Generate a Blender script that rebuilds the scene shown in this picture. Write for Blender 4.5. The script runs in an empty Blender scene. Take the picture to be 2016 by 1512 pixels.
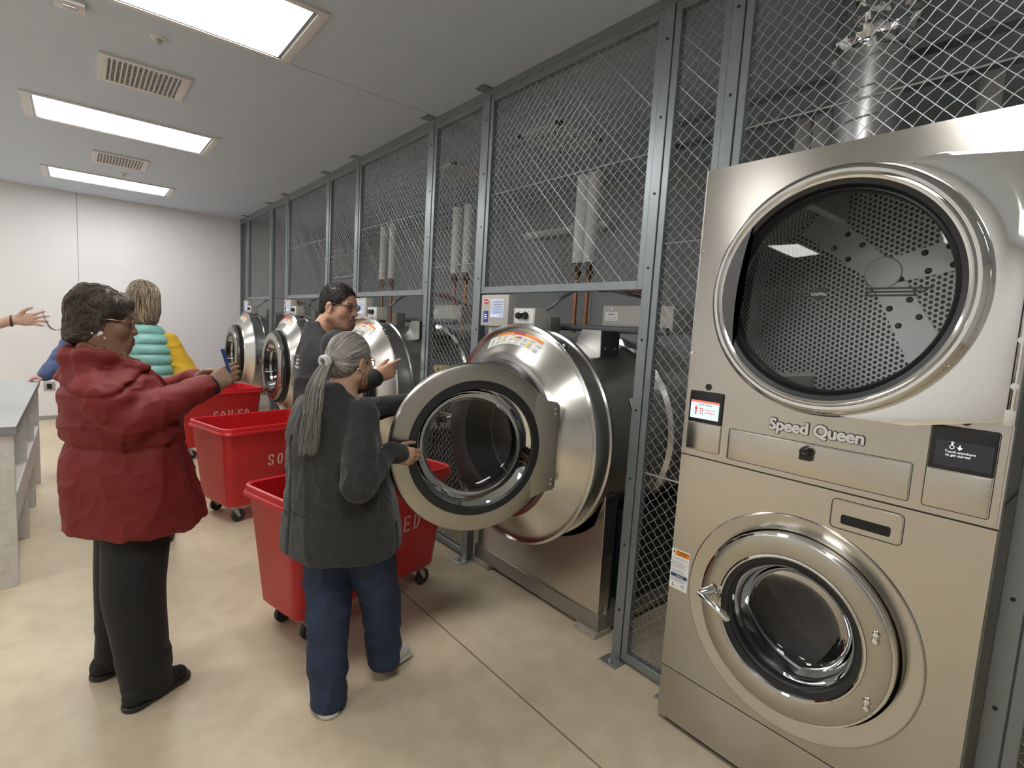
import bpy, bmesh, math, random
import numpy as np
from mathutils import Vector, Matrix
PI = math.pi
SC = bpy.context.scene
COL = SC.collection
rnd = random.Random(7)

# ------------------------------------------------------------------ camera
CAM_H, F_PX = 1.57, 1025.4
def cam_axes(a, b, c):
    fw = Vector((math.sin(a)*math.cos(b), math.cos(a)*math.cos(b), -math.sin(b)))
    r = Vector((math.cos(a), -math.sin(a), 0)); u = r.cross(fw)
    return r*math.cos(c)+u*math.sin(c), -r*math.sin(c)+u*math.cos(c), fw
CR, CU, CF = cam_axes(.69608, .10295, .05971)
cd = bpy.data.cameras.new('camera'); co = bpy.data.objects.new('camera', cd); COL.objects.link(co)
cd.sensor_width = 36; cd.lens = F_PX/2016*36; cd.clip_start = .02; cd.clip_end = 60
co.matrix_world = Matrix(((CR.x, CU.x, -CF.x, 0), (CR.y, CU.y, -CF.y, 0), (CR.z, CU.z, -CF.z, CAM_H), (0, 0, 0, 1)))
SC.camera = co

# ------------------------------------------------------------------ materials
def mat(name, col, rough=.5, metal=0., bump=0., bscale=40., bstretch=(1, 1, 1), var=0., vscale=3., aniso=0., axis='X', spec=.5,
        coat=0., emit=None, estr=0., alpha=1., sheen=0., var2=None, sss=0.):
    m = bpy.data.materials.new(name); m.use_nodes = True
    nt = m.node_tree; b = nt.nodes['Principled BSDF']; L = nt.links
    b.inputs['Base Color'].default_value = (*col, 1); b.inputs['Roughness'].default_value = rough
    b.inputs['Metallic'].default_value = metal; b.inputs['Specular IOR Level'].default_value = spec
    b.inputs['Coat Weight'].default_value = coat; b.inputs['Coat Roughness'].default_value = .08
    if sss:
        b.inputs['Subsurface Weight'].default_value = sss; b.inputs['Subsurface Radius'].default_value = (.012, .005, .003); b.inputs['Subsurface Scale'].default_value = 1
    if sheen: b.inputs['Sheen Weight'].default_value = sheen; b.inputs['Sheen Roughness'].default_value = .5
    if emit: b.inputs['Emission Color'].default_value = (*emit, 1); b.inputs['Emission Strength'].default_value = estr
    tc = nt.nodes.new('ShaderNodeTexCoord')
    if var:
        n = nt.nodes.new('ShaderNodeTexNoise'); n.inputs['Scale'].default_value = vscale; n.inputs['Detail'].default_value = 6; n.inputs['Roughness'].default_value = .6
        L.new(tc.outputs['Object'], n.inputs['Vector'])
        r = nt.nodes.new('ShaderNodeValToRGB'); r.color_ramp.elements[0].position = .3; r.color_ramp.elements[1].position = .72
        c2 = var2 or tuple(min(1, c*(1+var)) for c in col)
        r.color_ramp.elements[0].color = (*[c*(1-var) for c in col], 1); r.color_ramp.elements[1].color = (*c2, 1)
        L.new(n.outputs['Fac'], r.inputs['Fac']); L.new(r.outputs['Color'], b.inputs['Base Color'])
    if bump:
        mp = nt.nodes.new('ShaderNodeMapping'); mp.inputs['Scale'].default_value = bstretch
        n = nt.nodes.new('ShaderNodeTexNoise'); n.inputs['Scale'].default_value = bscale; n.inputs['Detail'].default_value = 4
        bp = nt.nodes.new('ShaderNodeBump'); bp.inputs['Strength'].default_value = bump; bp.inputs['Distance'].default_value = .01
        L.new(tc.outputs['Object'], mp.inputs['Vector']); L.new(mp.outputs['Vector'], n.inputs['Vector'])
        L.new(n.outputs['Fac'], bp.inputs['Height']); L.new(bp.outputs['Normal'], b.inputs['Normal'])
    if aniso:
        b.inputs['Anisotropic'].default_value = aniso
        t = nt.nodes.new('ShaderNodeTangent'); t.direction_type = 'RADIAL'; t.axis = axis
        L.new(t.outputs['Tangent'], b.inputs['Tangent']); b.inputs['Anisotropic Rotation'].default_value = .25
    return m

def pane_mat(name, tint, rough=.02, ior=1.5):
    m = bpy.data.materials.new(name); m.use_nodes = True; nt = m.node_tree; L = nt.links
    for n in list(nt.nodes):
        if n.type != 'OUTPUT_MATERIAL': nt.nodes.remove(n)
    out = nt.nodes['Material Output']
    t = nt.nodes.new('ShaderNodeBsdfTransparent'); t.inputs['Color'].default_value = (*tint, 1)
    g = nt.nodes.new('ShaderNodeBsdfGlossy'); g.inputs['Roughness'].default_value = rough
    f = nt.nodes.new('ShaderNodeFresnel'); f.inputs['IOR'].default_value = ior
    mx = nt.nodes.new('ShaderNodeMixShader')
    L.new(f.outputs['Fac'], mx.inputs['Fac']); L.new(t.outputs['BSDF'], mx.inputs[1]); L.new(g.outputs['BSDF'], mx.inputs[2])
    L.new(mx.outputs['Shader'], out.inputs['Surface'])
    return m

def perf_mat(name, col, pitch=.0145, rad=.33, rough=.3):
    """steel with staggered round holes laid out on the mesh's UV map, which is in metres"""
    m = mat(name, col, rough, 1.); nt = m.node_tree; L = nt.links; b = nt.nodes['Principled BSDF']
    uv = nt.nodes.new('ShaderNodeUVMap'); sp = nt.nodes.new('ShaderNodeSeparateXYZ'); L.new(uv.outputs['UV'], sp.inputs['Vector'])
    def M(op, a, c=None, d=None):
        n = nt.nodes.new('ShaderNodeMath'); n.operation = op
        for i, v in enumerate((a, c, d)):
            if v is None: continue
            if isinstance(v, (int, float)): n.inputs[i].default_value = v
            else: L.new(v, n.inputs[i])
        return n.outputs[0]
    v = M('DIVIDE', sp.outputs['Y'], pitch*.866); row = M('FLOOR', v); par = M('MODULO', row, 2.)
    par = M('ABSOLUTE', par)
    u = M('ADD', M('DIVIDE', sp.outputs['X'], pitch), M('MULTIPLY', par, .5))
    fu = M('SUBTRACT', M('FRACT', u), .5); fv = M('MULTIPLY', M('SUBTRACT', M('FRACT', v), .5), .866)
    d = M('SQRT', M('ADD', M('MULTIPLY', fu, fu), M('MULTIPLY', fv, fv)))
    hole = M('LESS_THAN', d, rad)
    mx = nt.nodes.new('ShaderNodeMix'); mx.data_type = 'RGBA'; L.new(hole, mx.inputs['Factor'])
    mx.inputs[6].default_value = (*col, 1); mx.inputs[7].default_value = (.012, .012, .013, 1)
    L.new(mx.outputs[2], b.inputs['Base Color'])
    mr = M('MULTIPLY', M('SUBTRACT', 1., hole), .3); L.new(mr, b.inputs['Metallic'])
    return m

def attr_mat(name, rough=.5, metal=0., spec=.4, sss=0., bump=0., bscale=300.):
    m = mat(name, (.5, .5, .5), rough, metal, spec=spec, sss=sss, bump=bump, bscale=bscale); nt = m.node_tree
    a = nt.nodes.new('ShaderNodeAttribute'); a.attribute_name = 'Col'
    nt.links.new(a.outputs['Color'], nt.nodes['Principled BSDF'].inputs['Base Color'])
    return m

M = {}
M['wall'] = mat('painted_wall', (.80, .81, .82), .55, bump=.05, bscale=120, var=.015)
M['wall_service'] = mat('service_wall', (.41, .43, .44), .6, bump=.05, bscale=120, var=.03)
M['ceil'] = mat('painted_ceiling', (.62, .715, .84), .6, bump=.05, bscale=140, var=.015)
M['line'] = mat('joint_line', (.30, .30, .30), .7)
M['steel'] = mat('brushed_steel', (.535, .510, .468), .19, 1., bump=.03, bscale=60, bstretch=(1, .6, 14), aniso=.8, axis='Z')
M['steel_door'] = mat('brushed_door_steel', (.47, .45, .40), .30, 1., bump=.03, bscale=60, bstretch=(1, .6, 14), aniso=.4, axis='X')
M['steel_plain'] = mat('satin_steel', (.60, .585, .56), .30, 1.)
M['drum'] = mat('drum_steel', (.60, .59, .57), .24, 1., bump=.02, bscale=50, bstretch=(20, 1, 1), aniso=.75, axis='X')
M['cone'] = mat('cone_steel', (.68, .66, .62), .27, 1., aniso=.7, axis='X')
M['base_steel'] = mat('base_steel', (.62, .59, .555), .26, 1., bump=.02, bscale=50, bstretch=(1, 1, 12))
M['sled'] = mat('sled_painted_metal', (.33, .31, .28), .35, .6)
M['chrome'] = mat('chrome', (.80, .80, .79), .04, 1.)
M['chrome_soft'] = mat('polished_rim', (.76, .75, .735), .06, 1.)
M['rubber'] = mat('black_rubber', (.012, .013, .015), .38)
M['black'] = mat('black_plastic', (.010, .010, .011), .25)
M['dark_metal'] = mat('dark_painted_metal', (.045, .047, .05), .4, .3)
M['glass_dryer'] = pane_mat('tinted_door_glass', (.86, .88, .89))
M['glass'] = pane_mat('door_glass', (.80, .82, .82))
M['lens'] = pane_mat('spectacle_lens', (.97, .97, .975), ior=1.2)
M['perf'] = perf_mat('perforated_steel', (.86, .87, .87), pitch=.019, rough=.42)
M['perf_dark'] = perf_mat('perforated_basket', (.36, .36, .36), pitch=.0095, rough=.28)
M['drum_in'] = mat('inner_drum_steel', (.86, .87, .87), .38, .3)
M['gusset'] = mat('gusset_steel', (.66, .65, .63), .42, .7)
M['post'] = mat('galvanised_post', (.255, .285, .30), .36, .55, var=.06, vscale=9, bump=.03, bscale=25)
M['wire'] = mat('galvanised_wire', (.34, .36, .37), .4, .7)
M['bolt'] = mat('bolt_dark', (.015, .015, .016), .45)
M['zinc'] = mat('zinc_plate', (.48, .49, .50), .42, .8, var=.12, vscale=30)
M['grey_box'] = mat('grey_enamel_box', (.50, .49, .45), .45, .1)
M['white_box'] = mat('white_panel', (.80, .80, .79), .4)
M['white_metal'] = mat('white_enamel', (.78, .78, .78), .4)
M['grid_white'] = mat('grid_white_enamel', (.90, .91, .92), .5)
M['pvc'] = mat('grey_pvc', (.17, .185, .20), .45)
M['insul'] = mat('white_pipe_wrap', (.88, .88, .87), .6, bump=.15, bscale=30, var=.04)
M['copper'] = mat('copper_tube', (.50, .22, .12), .35, .9, var=.15, vscale=30)
M['bronze'] = mat('valve_bronze', (.17, .11, .07), .45, .8)
M['red_hose'] = mat('red_hose', (.16, .035, .025), .4)
M['duct'] = mat('spiral_duct', (.70, .71, .72), .36, .85)
M['foil'] = mat('foil_wrap', (.75, .75, .76), .14, 1., bump=1., bscale=16)
M['red'] = mat('red_polyethylene', (.60, .016, .022), .38, var=.07, vscale=5, bump=.06, bscale=150)
M['red_in'] = M['red']
M['stencil'] = mat('white_stencil_paint', (.72, .50, .50), .6, var=.12, vscale=60)
M['caster'] = mat('caster_rubber', (.03, .03, .032), .5)
M['table_top'] = mat('grey_laminate', (.42, .43, .44), .45, var=.02, vscale=60)
M['table_edge'] = mat('laminate_edge', (.24, .245, .25), .5)
M['table_side'] = mat('speckled_board', (.62, .60, .57), .6, var=.11, vscale=32)
M['blue_sticker'] = mat('blue_sticker', (.02, .05, .33), .4)
M['white_sticker'] = mat('white_sticker', (.80, .80, .79), .5)
M['orange_sticker'] = mat('orange_sticker', (.85, .27, .02), .5)
M['navy_sticker'] = mat('navy_print', (.02, .06, .17), .5)
M['red_sticker'] = mat('red_print', (.55, .05, .05), .5)
M['yellow_sticker'] = mat('yellow_print', (.80, .62, .05), .5)
M['ink'] = mat('grey_print', (.22, .23, .25), .6)
M['ink_dark'] = mat('black_print', (.03, .03, .03), .6)
M['lamp'] = mat('lamp_diffuser', (.9, .9, .9), .5, emit=(1., .985, .96), estr=11.5)
M['lcd_blue'] = mat('lit_screen_blue', (.1, .1, .15), .2, emit=(.50, .56, .75), estr=.55)
M['lcd_white'] = mat('lit_screen_pale', (.1, .1, .1), .15, emit=(.62, .80, .90), estr=.9)
M['lcd_red'] = mat('lit_screen_red', (.1, .02, .02), .15, emit=(.85, .16, .10), estr=.9)
M['lcd_ink'] = mat('lit_screen_dark_red', (.1, .02, .02), .15, emit=(.5, .06, .04), estr=.9)
M['lcd_dark'] = mat('dark_screen', (.006, .007, .009), .08, emit=(.02, .022, .028), estr=.6)
M['lcd_text'] = mat('lit_screen_text', (.3, .3, .3), .3, emit=(.75, .80, .82), estr=.8)
M['hole'] = mat('deep_black', (.004, .004, .004), .7)

# ------------------------------------------------------------------ mesh builder
class MB:
    def __init__(s): s.v = []; s.f = []; s.m = []; s.uv = {}; s.cur = 0
    def add(s, vs, fs, uvs=None):
        o = len(s.v); s.v.extend([tuple(p) for p in vs])
        for i, f in enumerate(fs):
            s.f.append([o+k for k in f]); s.m.append(s.cur)
            if uvs: s.uv[len(s.f)-1] = uvs[i]
        return s
    def box(s, a, b, T=None):
        x0, y0, z0 = [min(p, q) for p, q in zip(a, b)]; x1, y1, z1 = [max(p, q) for p, q in zip(a, b)]
        vs = [(x0,y0,z0),(x1,y0,z0),(x1,y1,z0),(x0,y1,z0),(x0,y0,z1),(x1,y0,z1),(x1,y1,z1),(x0,y1,z1)]
        if T: vs = [T @ Vector(p) for p in vs]
        return s.add(vs, [(0,3,2,1),(4,5,6,7),(0,1,5,4),(1,2,6,5),(2,3,7,6),(3,0,4,7)])
    def rings(s, R, close=False, cap0=False, cap1=False, flip=False):
        n = len(R[0]); vs = [p for r in R for p in r]; fs = []
        K = len(R) if close else len(R)-1
        for i in range(K):
            j = (i+1) % len(R)
            for k in range(n):
                q = (i*n+k, i*n+(k+1) % n, j*n+(k+1) % n, j*n+k)
                fs.append(q[::-1] if flip else q)
        if cap0: fs.append(tuple(range(n)) if flip else tuple(range(n))[::-1])
        if cap1: fs.append(tuple((len(R)-1)*n+k for k in range(n))[::-1] if flip else tuple((len(R)-1)*n+k for k in range(n)))
        return s.add(vs, fs)
    def lathe(s, prof, c=(0, 0, 0), axis='X', n=96, caps=False, a0=0, a1=2*PI, uv=False):
        """prof: list of (along, radius); axis along +X, +Y or +Z through c"""
        full = abs(a1-a0-2*PI) < 1e-6; N = n if full else n+1
        R = []
        for (t, r) in prof:
            ring = []
            for k in range(N):
                a = a0+(a1-a0)*k/n; y, z = r*math.cos(a), r*math.sin(a)
                p = {'X': (t, y, z), 'Y': (z, t, y), 'Z': (y, z, t)}[axis]
                ring.append((c[0]+p[0], c[1]+p[1], c[2]+p[2]))
            R.append(ring)
        vs = [p for r in R for p in r]; fs = []; uvs = []
        L = [0]
        for i in range(1, len(prof)): L.append(L[-1]+math.hypot(prof[i][0]-prof[i-1][0], prof[i][1]-prof[i-1][1]))
        rm = max(p[1] for p in prof)
        for i in range(len(prof)-1):
            for k in range(n):
                k2 = (k+1) % N if full else k+1
                fs.append((i*N+k, i*N+k2, (i+1)*N+k2, (i+1)*N+k))
                u0, u1 = rm*(a1-a0)*k/n, rm*(a1-a0)*(k+1)/n
                uvs.append(((u0, L[i]), (u1, L[i]), (u1, L[i+1]), (u0, L[i+1])))
        if caps:
            fs.append(tuple(range(N))[::-1]); fs.append(tuple((len(prof)-1)*N+k for k in range(N))); uvs += [[(0, 0)]*N]*2
        return s.add(vs, fs, uvs if uv else None)
    def cyl(s, a, b, r, n=20, r2=None):
        a, b = Vector(a), Vector(b); d = (b-a).normalized(); u = d.orthogonal().normalized(); w = d.cross(u); r2 = r if r2 is None else r2
        R = [[p+(u*math.cos(2*PI*k/n)+w*math.sin(2*PI*k/n))*q for k in range(n)] for p, q in ((a, r), (b, r2))]
        return s.rings(R, cap0=True, cap1=True)
    def tube(s, pts, r, n=10, closed=False, rr=None):
        P = [Vector(p) for p in pts]; N = len(P); R = []; u = None
        for i, p in enumerate(P):
            if closed: d = (P[(i+1) % N]-P[i-1])
            else: d = P[min(i+1, N-1)]-P[max(i-1, 0)]
            d = d.normalized() if d.length > 1e-9 else Vector((0, 0, 1))
            u = d.orthogonal().normalized() if u is None else (u-d*u.dot(d)).normalized()
            w = d.cross(u); q = rr[i] if rr else r
            R.append([p+(u*math.cos(2*PI*k/n)+w*math.sin(2*PI*k/n))*q for k in range(n)])
        return s.rings(R, close=closed, cap0=not closed, cap1=not closed)
    def prism(s, poly, lo, hi, axis='X'):
        """poly in the two other axes (y,z for X; x,z for Y; x,y for Z)"""
        def P(p, t): return {'X': (t, p[0], p[1]), 'Y': (p[0], t, p[1]), 'Z': (p[0], p[1], t)}[axis]
        n = len(poly); vs = [P(p, lo) for p in poly]+[P(p, hi) for p in poly]
        fs = [tuple(range(n)), tuple(range(n, 2*n))[::-1]]+[(k, n+k, n+(k+1) % n, (k+1) % n) for k in range(n)]
        return s.add(vs, fs)
    def plate_hole(s, x, th, y0, y1, z0, z1, cy, cz, r, n=96):
        """upright plate in the YZ plane with a round hole; front at x, back at x+th"""
        ang = sorted([2*PI*k/n for k in range(n)]+[math.atan2(z-cz, y-cy) % (2*PI) for y in (y0, y1) for z in (z0, z1)])
        A = [a for i, a in enumerate(ang) if i == 0 or a-ang[i-1] > 1e-5]
        def outer(a):
            c, q = math.cos(a), math.sin(a); t = 1e9
            if c > 1e-9: t = min(t, (y1-cy)/c)
            if c < -1e-9: t = min(t, (y0-cy)/c)
            if q > 1e-9: t = min(t, (z1-cz)/q)
            if q < -1e-9: t = min(t, (z0-cz)/q)
            return (cy+c*t, cz+q*t)
        O = [outer(a) for a in A]; I = [(cy+r*math.cos(a), cz+r*math.sin(a)) for a in A]
        R = [[(x, *p) for p in I], [(x, *p) for p in O], [(x+th, *p) for p in O], [(x+th, *p) for p in I]]
        return s.rings(R, close=True)
    def build(s, name, material, parent=None, smooth=35, bevel=0, loc=None, bseg=2):
        me = bpy.data.meshes.new(name); me.from_pydata([tuple(p) for p in s.v], [], s.f)
        mats = material if isinstance(material, (list, tuple)) else [material]
        for q in mats: me.materials.append(q)
        if len(mats) > 1: me.polygons.foreach_set('material_index', s.m)
        if s.uv:
            l = me.uv_layers.new(name='UVMap')
            for fi, u in s.uv.items():
                p = me.polygons[fi]
                for k, li in enumerate(p.loop_indices): l.data[li].uv = u[k]
        bm = bmesh.new(); bm.from_mesh(me); bmesh.ops.recalc_face_normals(bm, faces=bm.faces)
        if bevel:
            E = [e for e in bm.edges if len(e.link_faces) == 2 and e.calc_face_angle(0) > math.radians(40)]
            bmesh.ops.bevel(bm, geom=E, offset=bevel, segments=bseg, profile=.7, affect='EDGES', clamp_overlap=True)
        bm.to_mesh(me); bm.free()
        if smooth: me.shade_smooth(); me.set_sharp_from_angle(angle=math.radians(smooth))
        me.update()
        o = bpy.data.objects.new(name, me); COL.objects.link(o)
        if parent is not None: o.parent = parent
        if loc is not None: o.location = loc
        return o

def tag(o, label=None, cat=None, group=None, kind=None):
    for k, v in (('label', label), ('category', cat), ('group', group), ('kind', kind)):
        if v: o[k] = v
    return o
def empty(name, label, cat, loc=(0, 0, 0), rz=0, group=None):
    o = bpy.data.objects.new(name, None); COL.objects.link(o); o.location = loc; o.rotation_euler = (0, 0, rz); o.empty_display_size = .1
    return tag(o, label, cat, group)
def kids(o): return [c for c in bpy.data.objects if c.parent == o]
def copy_tree(o, parent=None):
    c = o.copy(); COL.objects.link(c)
    if parent is not None: c.parent = parent
    for ch in kids(o): copy_tree(ch, c)
    return c
def part(name, material, parent, fn, **k):
    b = MB(); fn(b); return b.build(name, material, parent, **k)
def text(name, s, size, material, parent, M4, extrude=.0005, offset=0., align='LEFT', gaps=None, space=1., bevel=0):
    cu = bpy.data.curves.new(name, 'FONT'); cu.body = s; cu.size = size; cu.extrude = extrude; cu.offset = offset; cu.align_x = align
    cu.space_character = space; cu.bevel_depth = bevel; cu.resolution_u = 4
    t = bpy.data.objects.new(name, cu); COL.objects.link(t)
    bpy.context.view_layer.update()
    me = bpy.data.meshes.new_from_object(t.evaluated_get(bpy.context.evaluated_depsgraph_get()))
    bpy.data.objects.remove(t); bpy.data.curves.remove(cu)
    if gaps:
        bm = bmesh.new(); bm.from_mesh(me)
        for (x0, x1) in gaps:
            for x in (x0, x1):
                bmesh.ops.bisect_plane(bm, geom=bm.verts[:]+bm.edges[:]+bm.faces[:], plane_co=(x, 0, 0), plane_no=(1, 0, 0))
            bmesh.ops.delete(bm, geom=[f for f in bm.faces if x0 < f.calc_center_median().x < x1], context='FACES')
        bm.to_mesh(me); bm.free()
    me.materials.clear(); me.materials.append(material)
    o = bpy.data.objects.new(name, me); COL.objects.link(o); o.parent = parent; o.matrix_local = M4
    return o
def bold_text(name, s, size, material, parent, M4, grow, n=12, extrude=.001, space=1.):
    o = text(name, s, size, material, parent, M4, extrude=extrude, space=space); me = o.data; bm = bmesh.new(); bm.from_mesh(me); src = bm.copy()
    for k in range(n):
        c = src.copy(); bmesh.ops.translate(c, verts=c.verts, vec=(grow*math.cos(2*PI*k/n), grow*math.sin(2*PI*k/n), -.00004*(k+1))); t = bpy.data.meshes.new('t'); c.to_mesh(t); c.free(); bm.from_mesh(t); bpy.data.meshes.remove(t)
    src.free(); bm.to_mesh(me); bm.free()
    return o
def facing(x, y, z, nx, ny):
    """matrix for text on an upright face with outward normal (nx,ny,0)"""
    n = Vector((nx, ny, 0)).normalized(); up = Vector((0, 0, 1)); r = up.cross(n)
    return Matrix(((r.x, up.x, n.x, x), (r.y, up.y, n.y, y), (r.z, up.z, n.z, z), (0, 0, 0, 1)))
def rrect(w, h, r, n=6, cx=0, cy=0):
    P = []
    for (sx, sy, a) in ((1, 1, 0), (-1, 1, PI/2), (-1, -1, PI), (1, -1, 1.5*PI)):
        for k in range(n+1):
            t = a+PI/2*k/n; P.append((cx+sx*(w/2-r)+r*math.cos(t), cy+sy*(h/2-r)+r*math.sin(t)))
    return P

# ------------------------------------------------------------------ room shell
CEIL, YB, XR, XL, YF = 3.04, 9.28, 3.98, -4.4, -3.2
def struct(name, b, m, **k): return tag(b.build(name, m, **k), kind='structure')
fm = mat('sealed_concrete', (.64, .54, .385), .34, var=.08, vscale=1.1, bump=.012, bscale=220, spec=.4)
nt = fm.node_tree
n2 = nt.nodes.new('ShaderNodeTexNoise'); n2.inputs['Scale'].default_value = 9; n2.inputs['Detail'].default_value = 8
mxn = nt.nodes.new('ShaderNodeMix'); mxn.data_type = 'RGBA'; mxn.blend_type = 'OVERLAY'; mxn.inputs['Factor'].default_value = .25
bs = nt.nodes['Principled BSDF']; src = bs.inputs['Base Color'].links[0].from_socket
nt.links.new([n for n in nt.nodes if n.type == 'TEX_COORD'][0].outputs['Object'], n2.inputs['Vector'])
nt.links.new(src, mxn.inputs[6]); nt.links.new(n2.outputs['Fac'], mxn.inputs[7]); nt.links.new(mxn.outputs[2], bs.inputs['Base Color'])
fl = struct('floor', MB().box((XL, YF, -.1), (XR, YB, 0)), fm, smooth=0)
jl = mat('sawcut_joint', (.23, .19, .14), .7)
part('control_joint', jl, fl, lambda b: b.box((1.432, YF, -.001), (1.440, YB, .0006)))
ce = struct('ceiling', MB().box((XL, YF, CEIL), (XR, YB, CEIL+.1)), M['ceil'], smooth=0)
part('joint_line', M['line'], ce, lambda b: b.box((XL, 3.372, CEIL-.0006), (XR, 3.377, CEIL+.001)))
wb = struct('wall_back', MB().box((XL-.1, YB, 0), (XR+.1, YB+.1, CEIL)), M['wall'], smooth=0)
part('panel_seam', M['line'], wb, lambda b: b.box((.005, YB-.0008, .1), (.012, YB+.01, CEIL)))
struct('wall_right', MB().box((XR, YF, 0), (XR+.1, YB, CEIL)), M['wall_service'], smooth=0)
struct('wall_left', MB().box((XL-.1, YF, 0), (XL, YB, CEIL)), M['wall'], smooth=0)
struct('wall_front', MB().box((XL-.1, YF-.1, 0), (XR+.1, YF, CEIL)), M['wall'], smooth=0)
struct('baseboard_back', MB().box((XL, YB-.012, 0), (XR, YB-.0005, .055)), mat('vinyl_base', (.33, .33, .33), .5), smooth=0)
wr = bpy.data.objects['wall_right']
for y in (1.2, 3.59, 6.0): part('panel_seam', M['line'], wr, lambda b: b.box((XR-.0008, y, 0), (XR+.01, y+.006, CEIL)))

# ------------------------------------------------------------------ ceiling fittings
def ceiling_light(x0, x1, y0, y1, label, group='recessed ceiling light panels'):
    cx, cy = (x0+x1)/2, (y0+y1)/2; w, d = x1-x0, y1-y0
    t = empty('ceiling_light', label, 'ceiling light', (cx, cy, CEIL), group=group)
    def fr(b):
        for (ax, ay, bx, by) in ((-w/2, -d/2, w/2, -d/2+.035), (-w/2, d/2-.035, w/2, d/2), (-w/2, -d/2+.035, -w/2+.05, d/2-.035), (w/2-.05, -d/2+.035, w/2, d/2-.035)):
            b.box((ax, ay, -.012), (bx, by, .0))
    part('frame', M['white_metal'], t, fr, bevel=.003)
    def fr2(b):
        a, c = w/2-.05, d/2-.035
        for (ax, ay, bx, by) in ((-a, -c, a, -c+.012), (-a, c-.012, a, c), (-a, -c, -a+.02, c), (a-.02, -c, a, c)):
            b.box((ax, ay, -.007), (bx, by, -.002))
    part('inner_frame', M['zinc'], t, fr2)
    part('diffuser', M['lamp'], t, lambda b: b.box((-w/2+.066, -d/2+.045, -.006), (w/2-.066, d/2-.045, -.001)))
    return t
ceiling_light(-.305, .97, 2.69, 3.37, 'ceiling light panel nearest the camera, cut by the top of the photo')
ceiling_light(-.295, .965, 5.20, 5.84, 'ceiling light panel between the two slatted white ceiling vents')
ceiling_light(-.29, .955, 7.74, 8.36, 'small-looking ceiling light panel closest to the back wall')
ceiling_light(-.30, .97, .15, .80, 'ceiling light panel overhead just outside the top of the photo')
for y in (.15, 2.69, 5.2, 7.74): ceiling_light(-3.3, -2.03, y, y+.65, 'ceiling light panel of the second row, out of frame to the left')

def vent(x0, x1, y0, y1, label):
    w, d = x1-x0, y1-y0
    t = empty('ceiling_vent', label, 'vent', ((x0+x1)/2, (y0+y1)/2, CEIL), group='slatted white ceiling vents')
    def fr(b):
        for (ax, ay, bx, by) in ((-w/2, -d/2, w/2, -d/2+.035), (-w/2, d/2-.035, w/2, d/2), (-w/2, -d/2+.035, -w/2+.045, d/2-.035), (w/2-.045, -d/2+.035, w/2, d/2-.035)):
            b.box((ax, ay, -.016), (bx, by, 0))
        for sx in (-1, 1):
            for sy in (-1, 1): b.cyl((sx*(w/2-.02), sy*(d/2-.06), -.017), (sx*(w/2-.02), sy*(d/2-.06), -.015), .005, 10)
    part('frame', M['white_metal'], t, fr, bevel=.003)
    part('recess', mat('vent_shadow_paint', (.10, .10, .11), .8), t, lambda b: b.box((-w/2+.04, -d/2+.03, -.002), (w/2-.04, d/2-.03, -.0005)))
    def sl(b):
        n = 14
        for k in range(n):
            x = -w/2+.05+(w-.1)*(k+.5)/n; b.box((x-.004, -d/2+.034, -.014), (x+.004, d/2-.034, -.004))
        for k in range(12):
            y = -d/2+.04+(d-.08)*(k+.5)/12
            b.box((-w/2+.044, y-.006, -.0045), (w/2-.044, y+.003, -.003))
    part('louvre', M['white_metal'], t, sl)
vent(.12, .585, 4.05, 4.51, 'slatted white ceiling vent beside the nearest light panel')
vent(.13, .58, 6.56, 7.04, 'slatted white ceiling vent nearer the back wall')
def sprinkler(x, y, label):
    t = empty('ceiling_sprinkler', label, 'sprinkler', (x, y, CEIL))
    part('escutcheon', M['white_metal'], t, lambda b: b.lathe([(-.002, .001), (-.012, .02), (-.008, .038), (0, .042)], axis='Z', n=32))
    part('deflector', M['zinc'], t, lambda b: (b.cyl((0, 0, -.03), (0, 0, -.01), .007), b.cyl((0, 0, -.032), (0, 0, -.029), .016)))
sprinkler(.37, 3.62, 'sprinkler head in the ceiling near the closest light panel')
sprinkler(.42, 7.42, 'sprinkler head in the ceiling by the farthest vent')
t = empty('smoke_detector', 'small white alarm box on the ceiling at top left', 'alarm', (-.005, 3.535, CEIL))
part('housing', M['white_metal'], t, lambda b: b.box((-.06, -.05, -.028), (.06, .05, 0)), bevel=.008)
part('strobe', M['zinc'], t, lambda b: b.box((-.025, -.02, -.036), (.025, .02, -.027)), bevel=.004)
def diffuser(x0, x1, y0, y1, label):
    w, d = x1-x0, y1-y0
    t = empty('ceiling_diffuser', label, 'vent', ((x0+x1)/2, (y0+y1)/2, CEIL), group='square grid vents behind the mesh')
    def fr(b):
        for (ax, ay, bx, by) in ((-w/2, -d/2, w/2, -d/2+.04), (-w/2, d/2-.04, w/2, d/2), (-w/2, -d/2, -w/2+.04, d/2), (w/2-.04, -d/2, w/2, d/2)): b.box((ax, ay, -.014), (bx, by, 0))
    part('frame', M['grid_white'], t, fr)
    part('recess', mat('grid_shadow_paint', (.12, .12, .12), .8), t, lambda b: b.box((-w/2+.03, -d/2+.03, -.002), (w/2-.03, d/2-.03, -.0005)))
    def gr(b):
        for k in range(1, 16):
            x = -w/2+.03+(w-.06)*k/16; b.box((x-.005, -d/2+.03, -.012), (x+.005, d/2-.03, -.005))
            y = -d/2+.03+(d-.06)*k/16; b.box((-w/2+.03, y-.005, -.012), (w/2-.03, y+.005, -.005))
    part('grid', M['grid_white'], t, gr)
diffuser(2.6, 3.06, 2.77, 3.22, 'square grid vent on the ceiling behind the mesh over the open washer')
diffuser(2.62, 2.98, 4.13, 4.55, 'square grid vent on the ceiling behind the mesh, farther of the two')
t = empty('wall_outlet', 'small dark electrical outlet low on the back wall by the table', 'outlet', (-.322, YB, .45))
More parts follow.
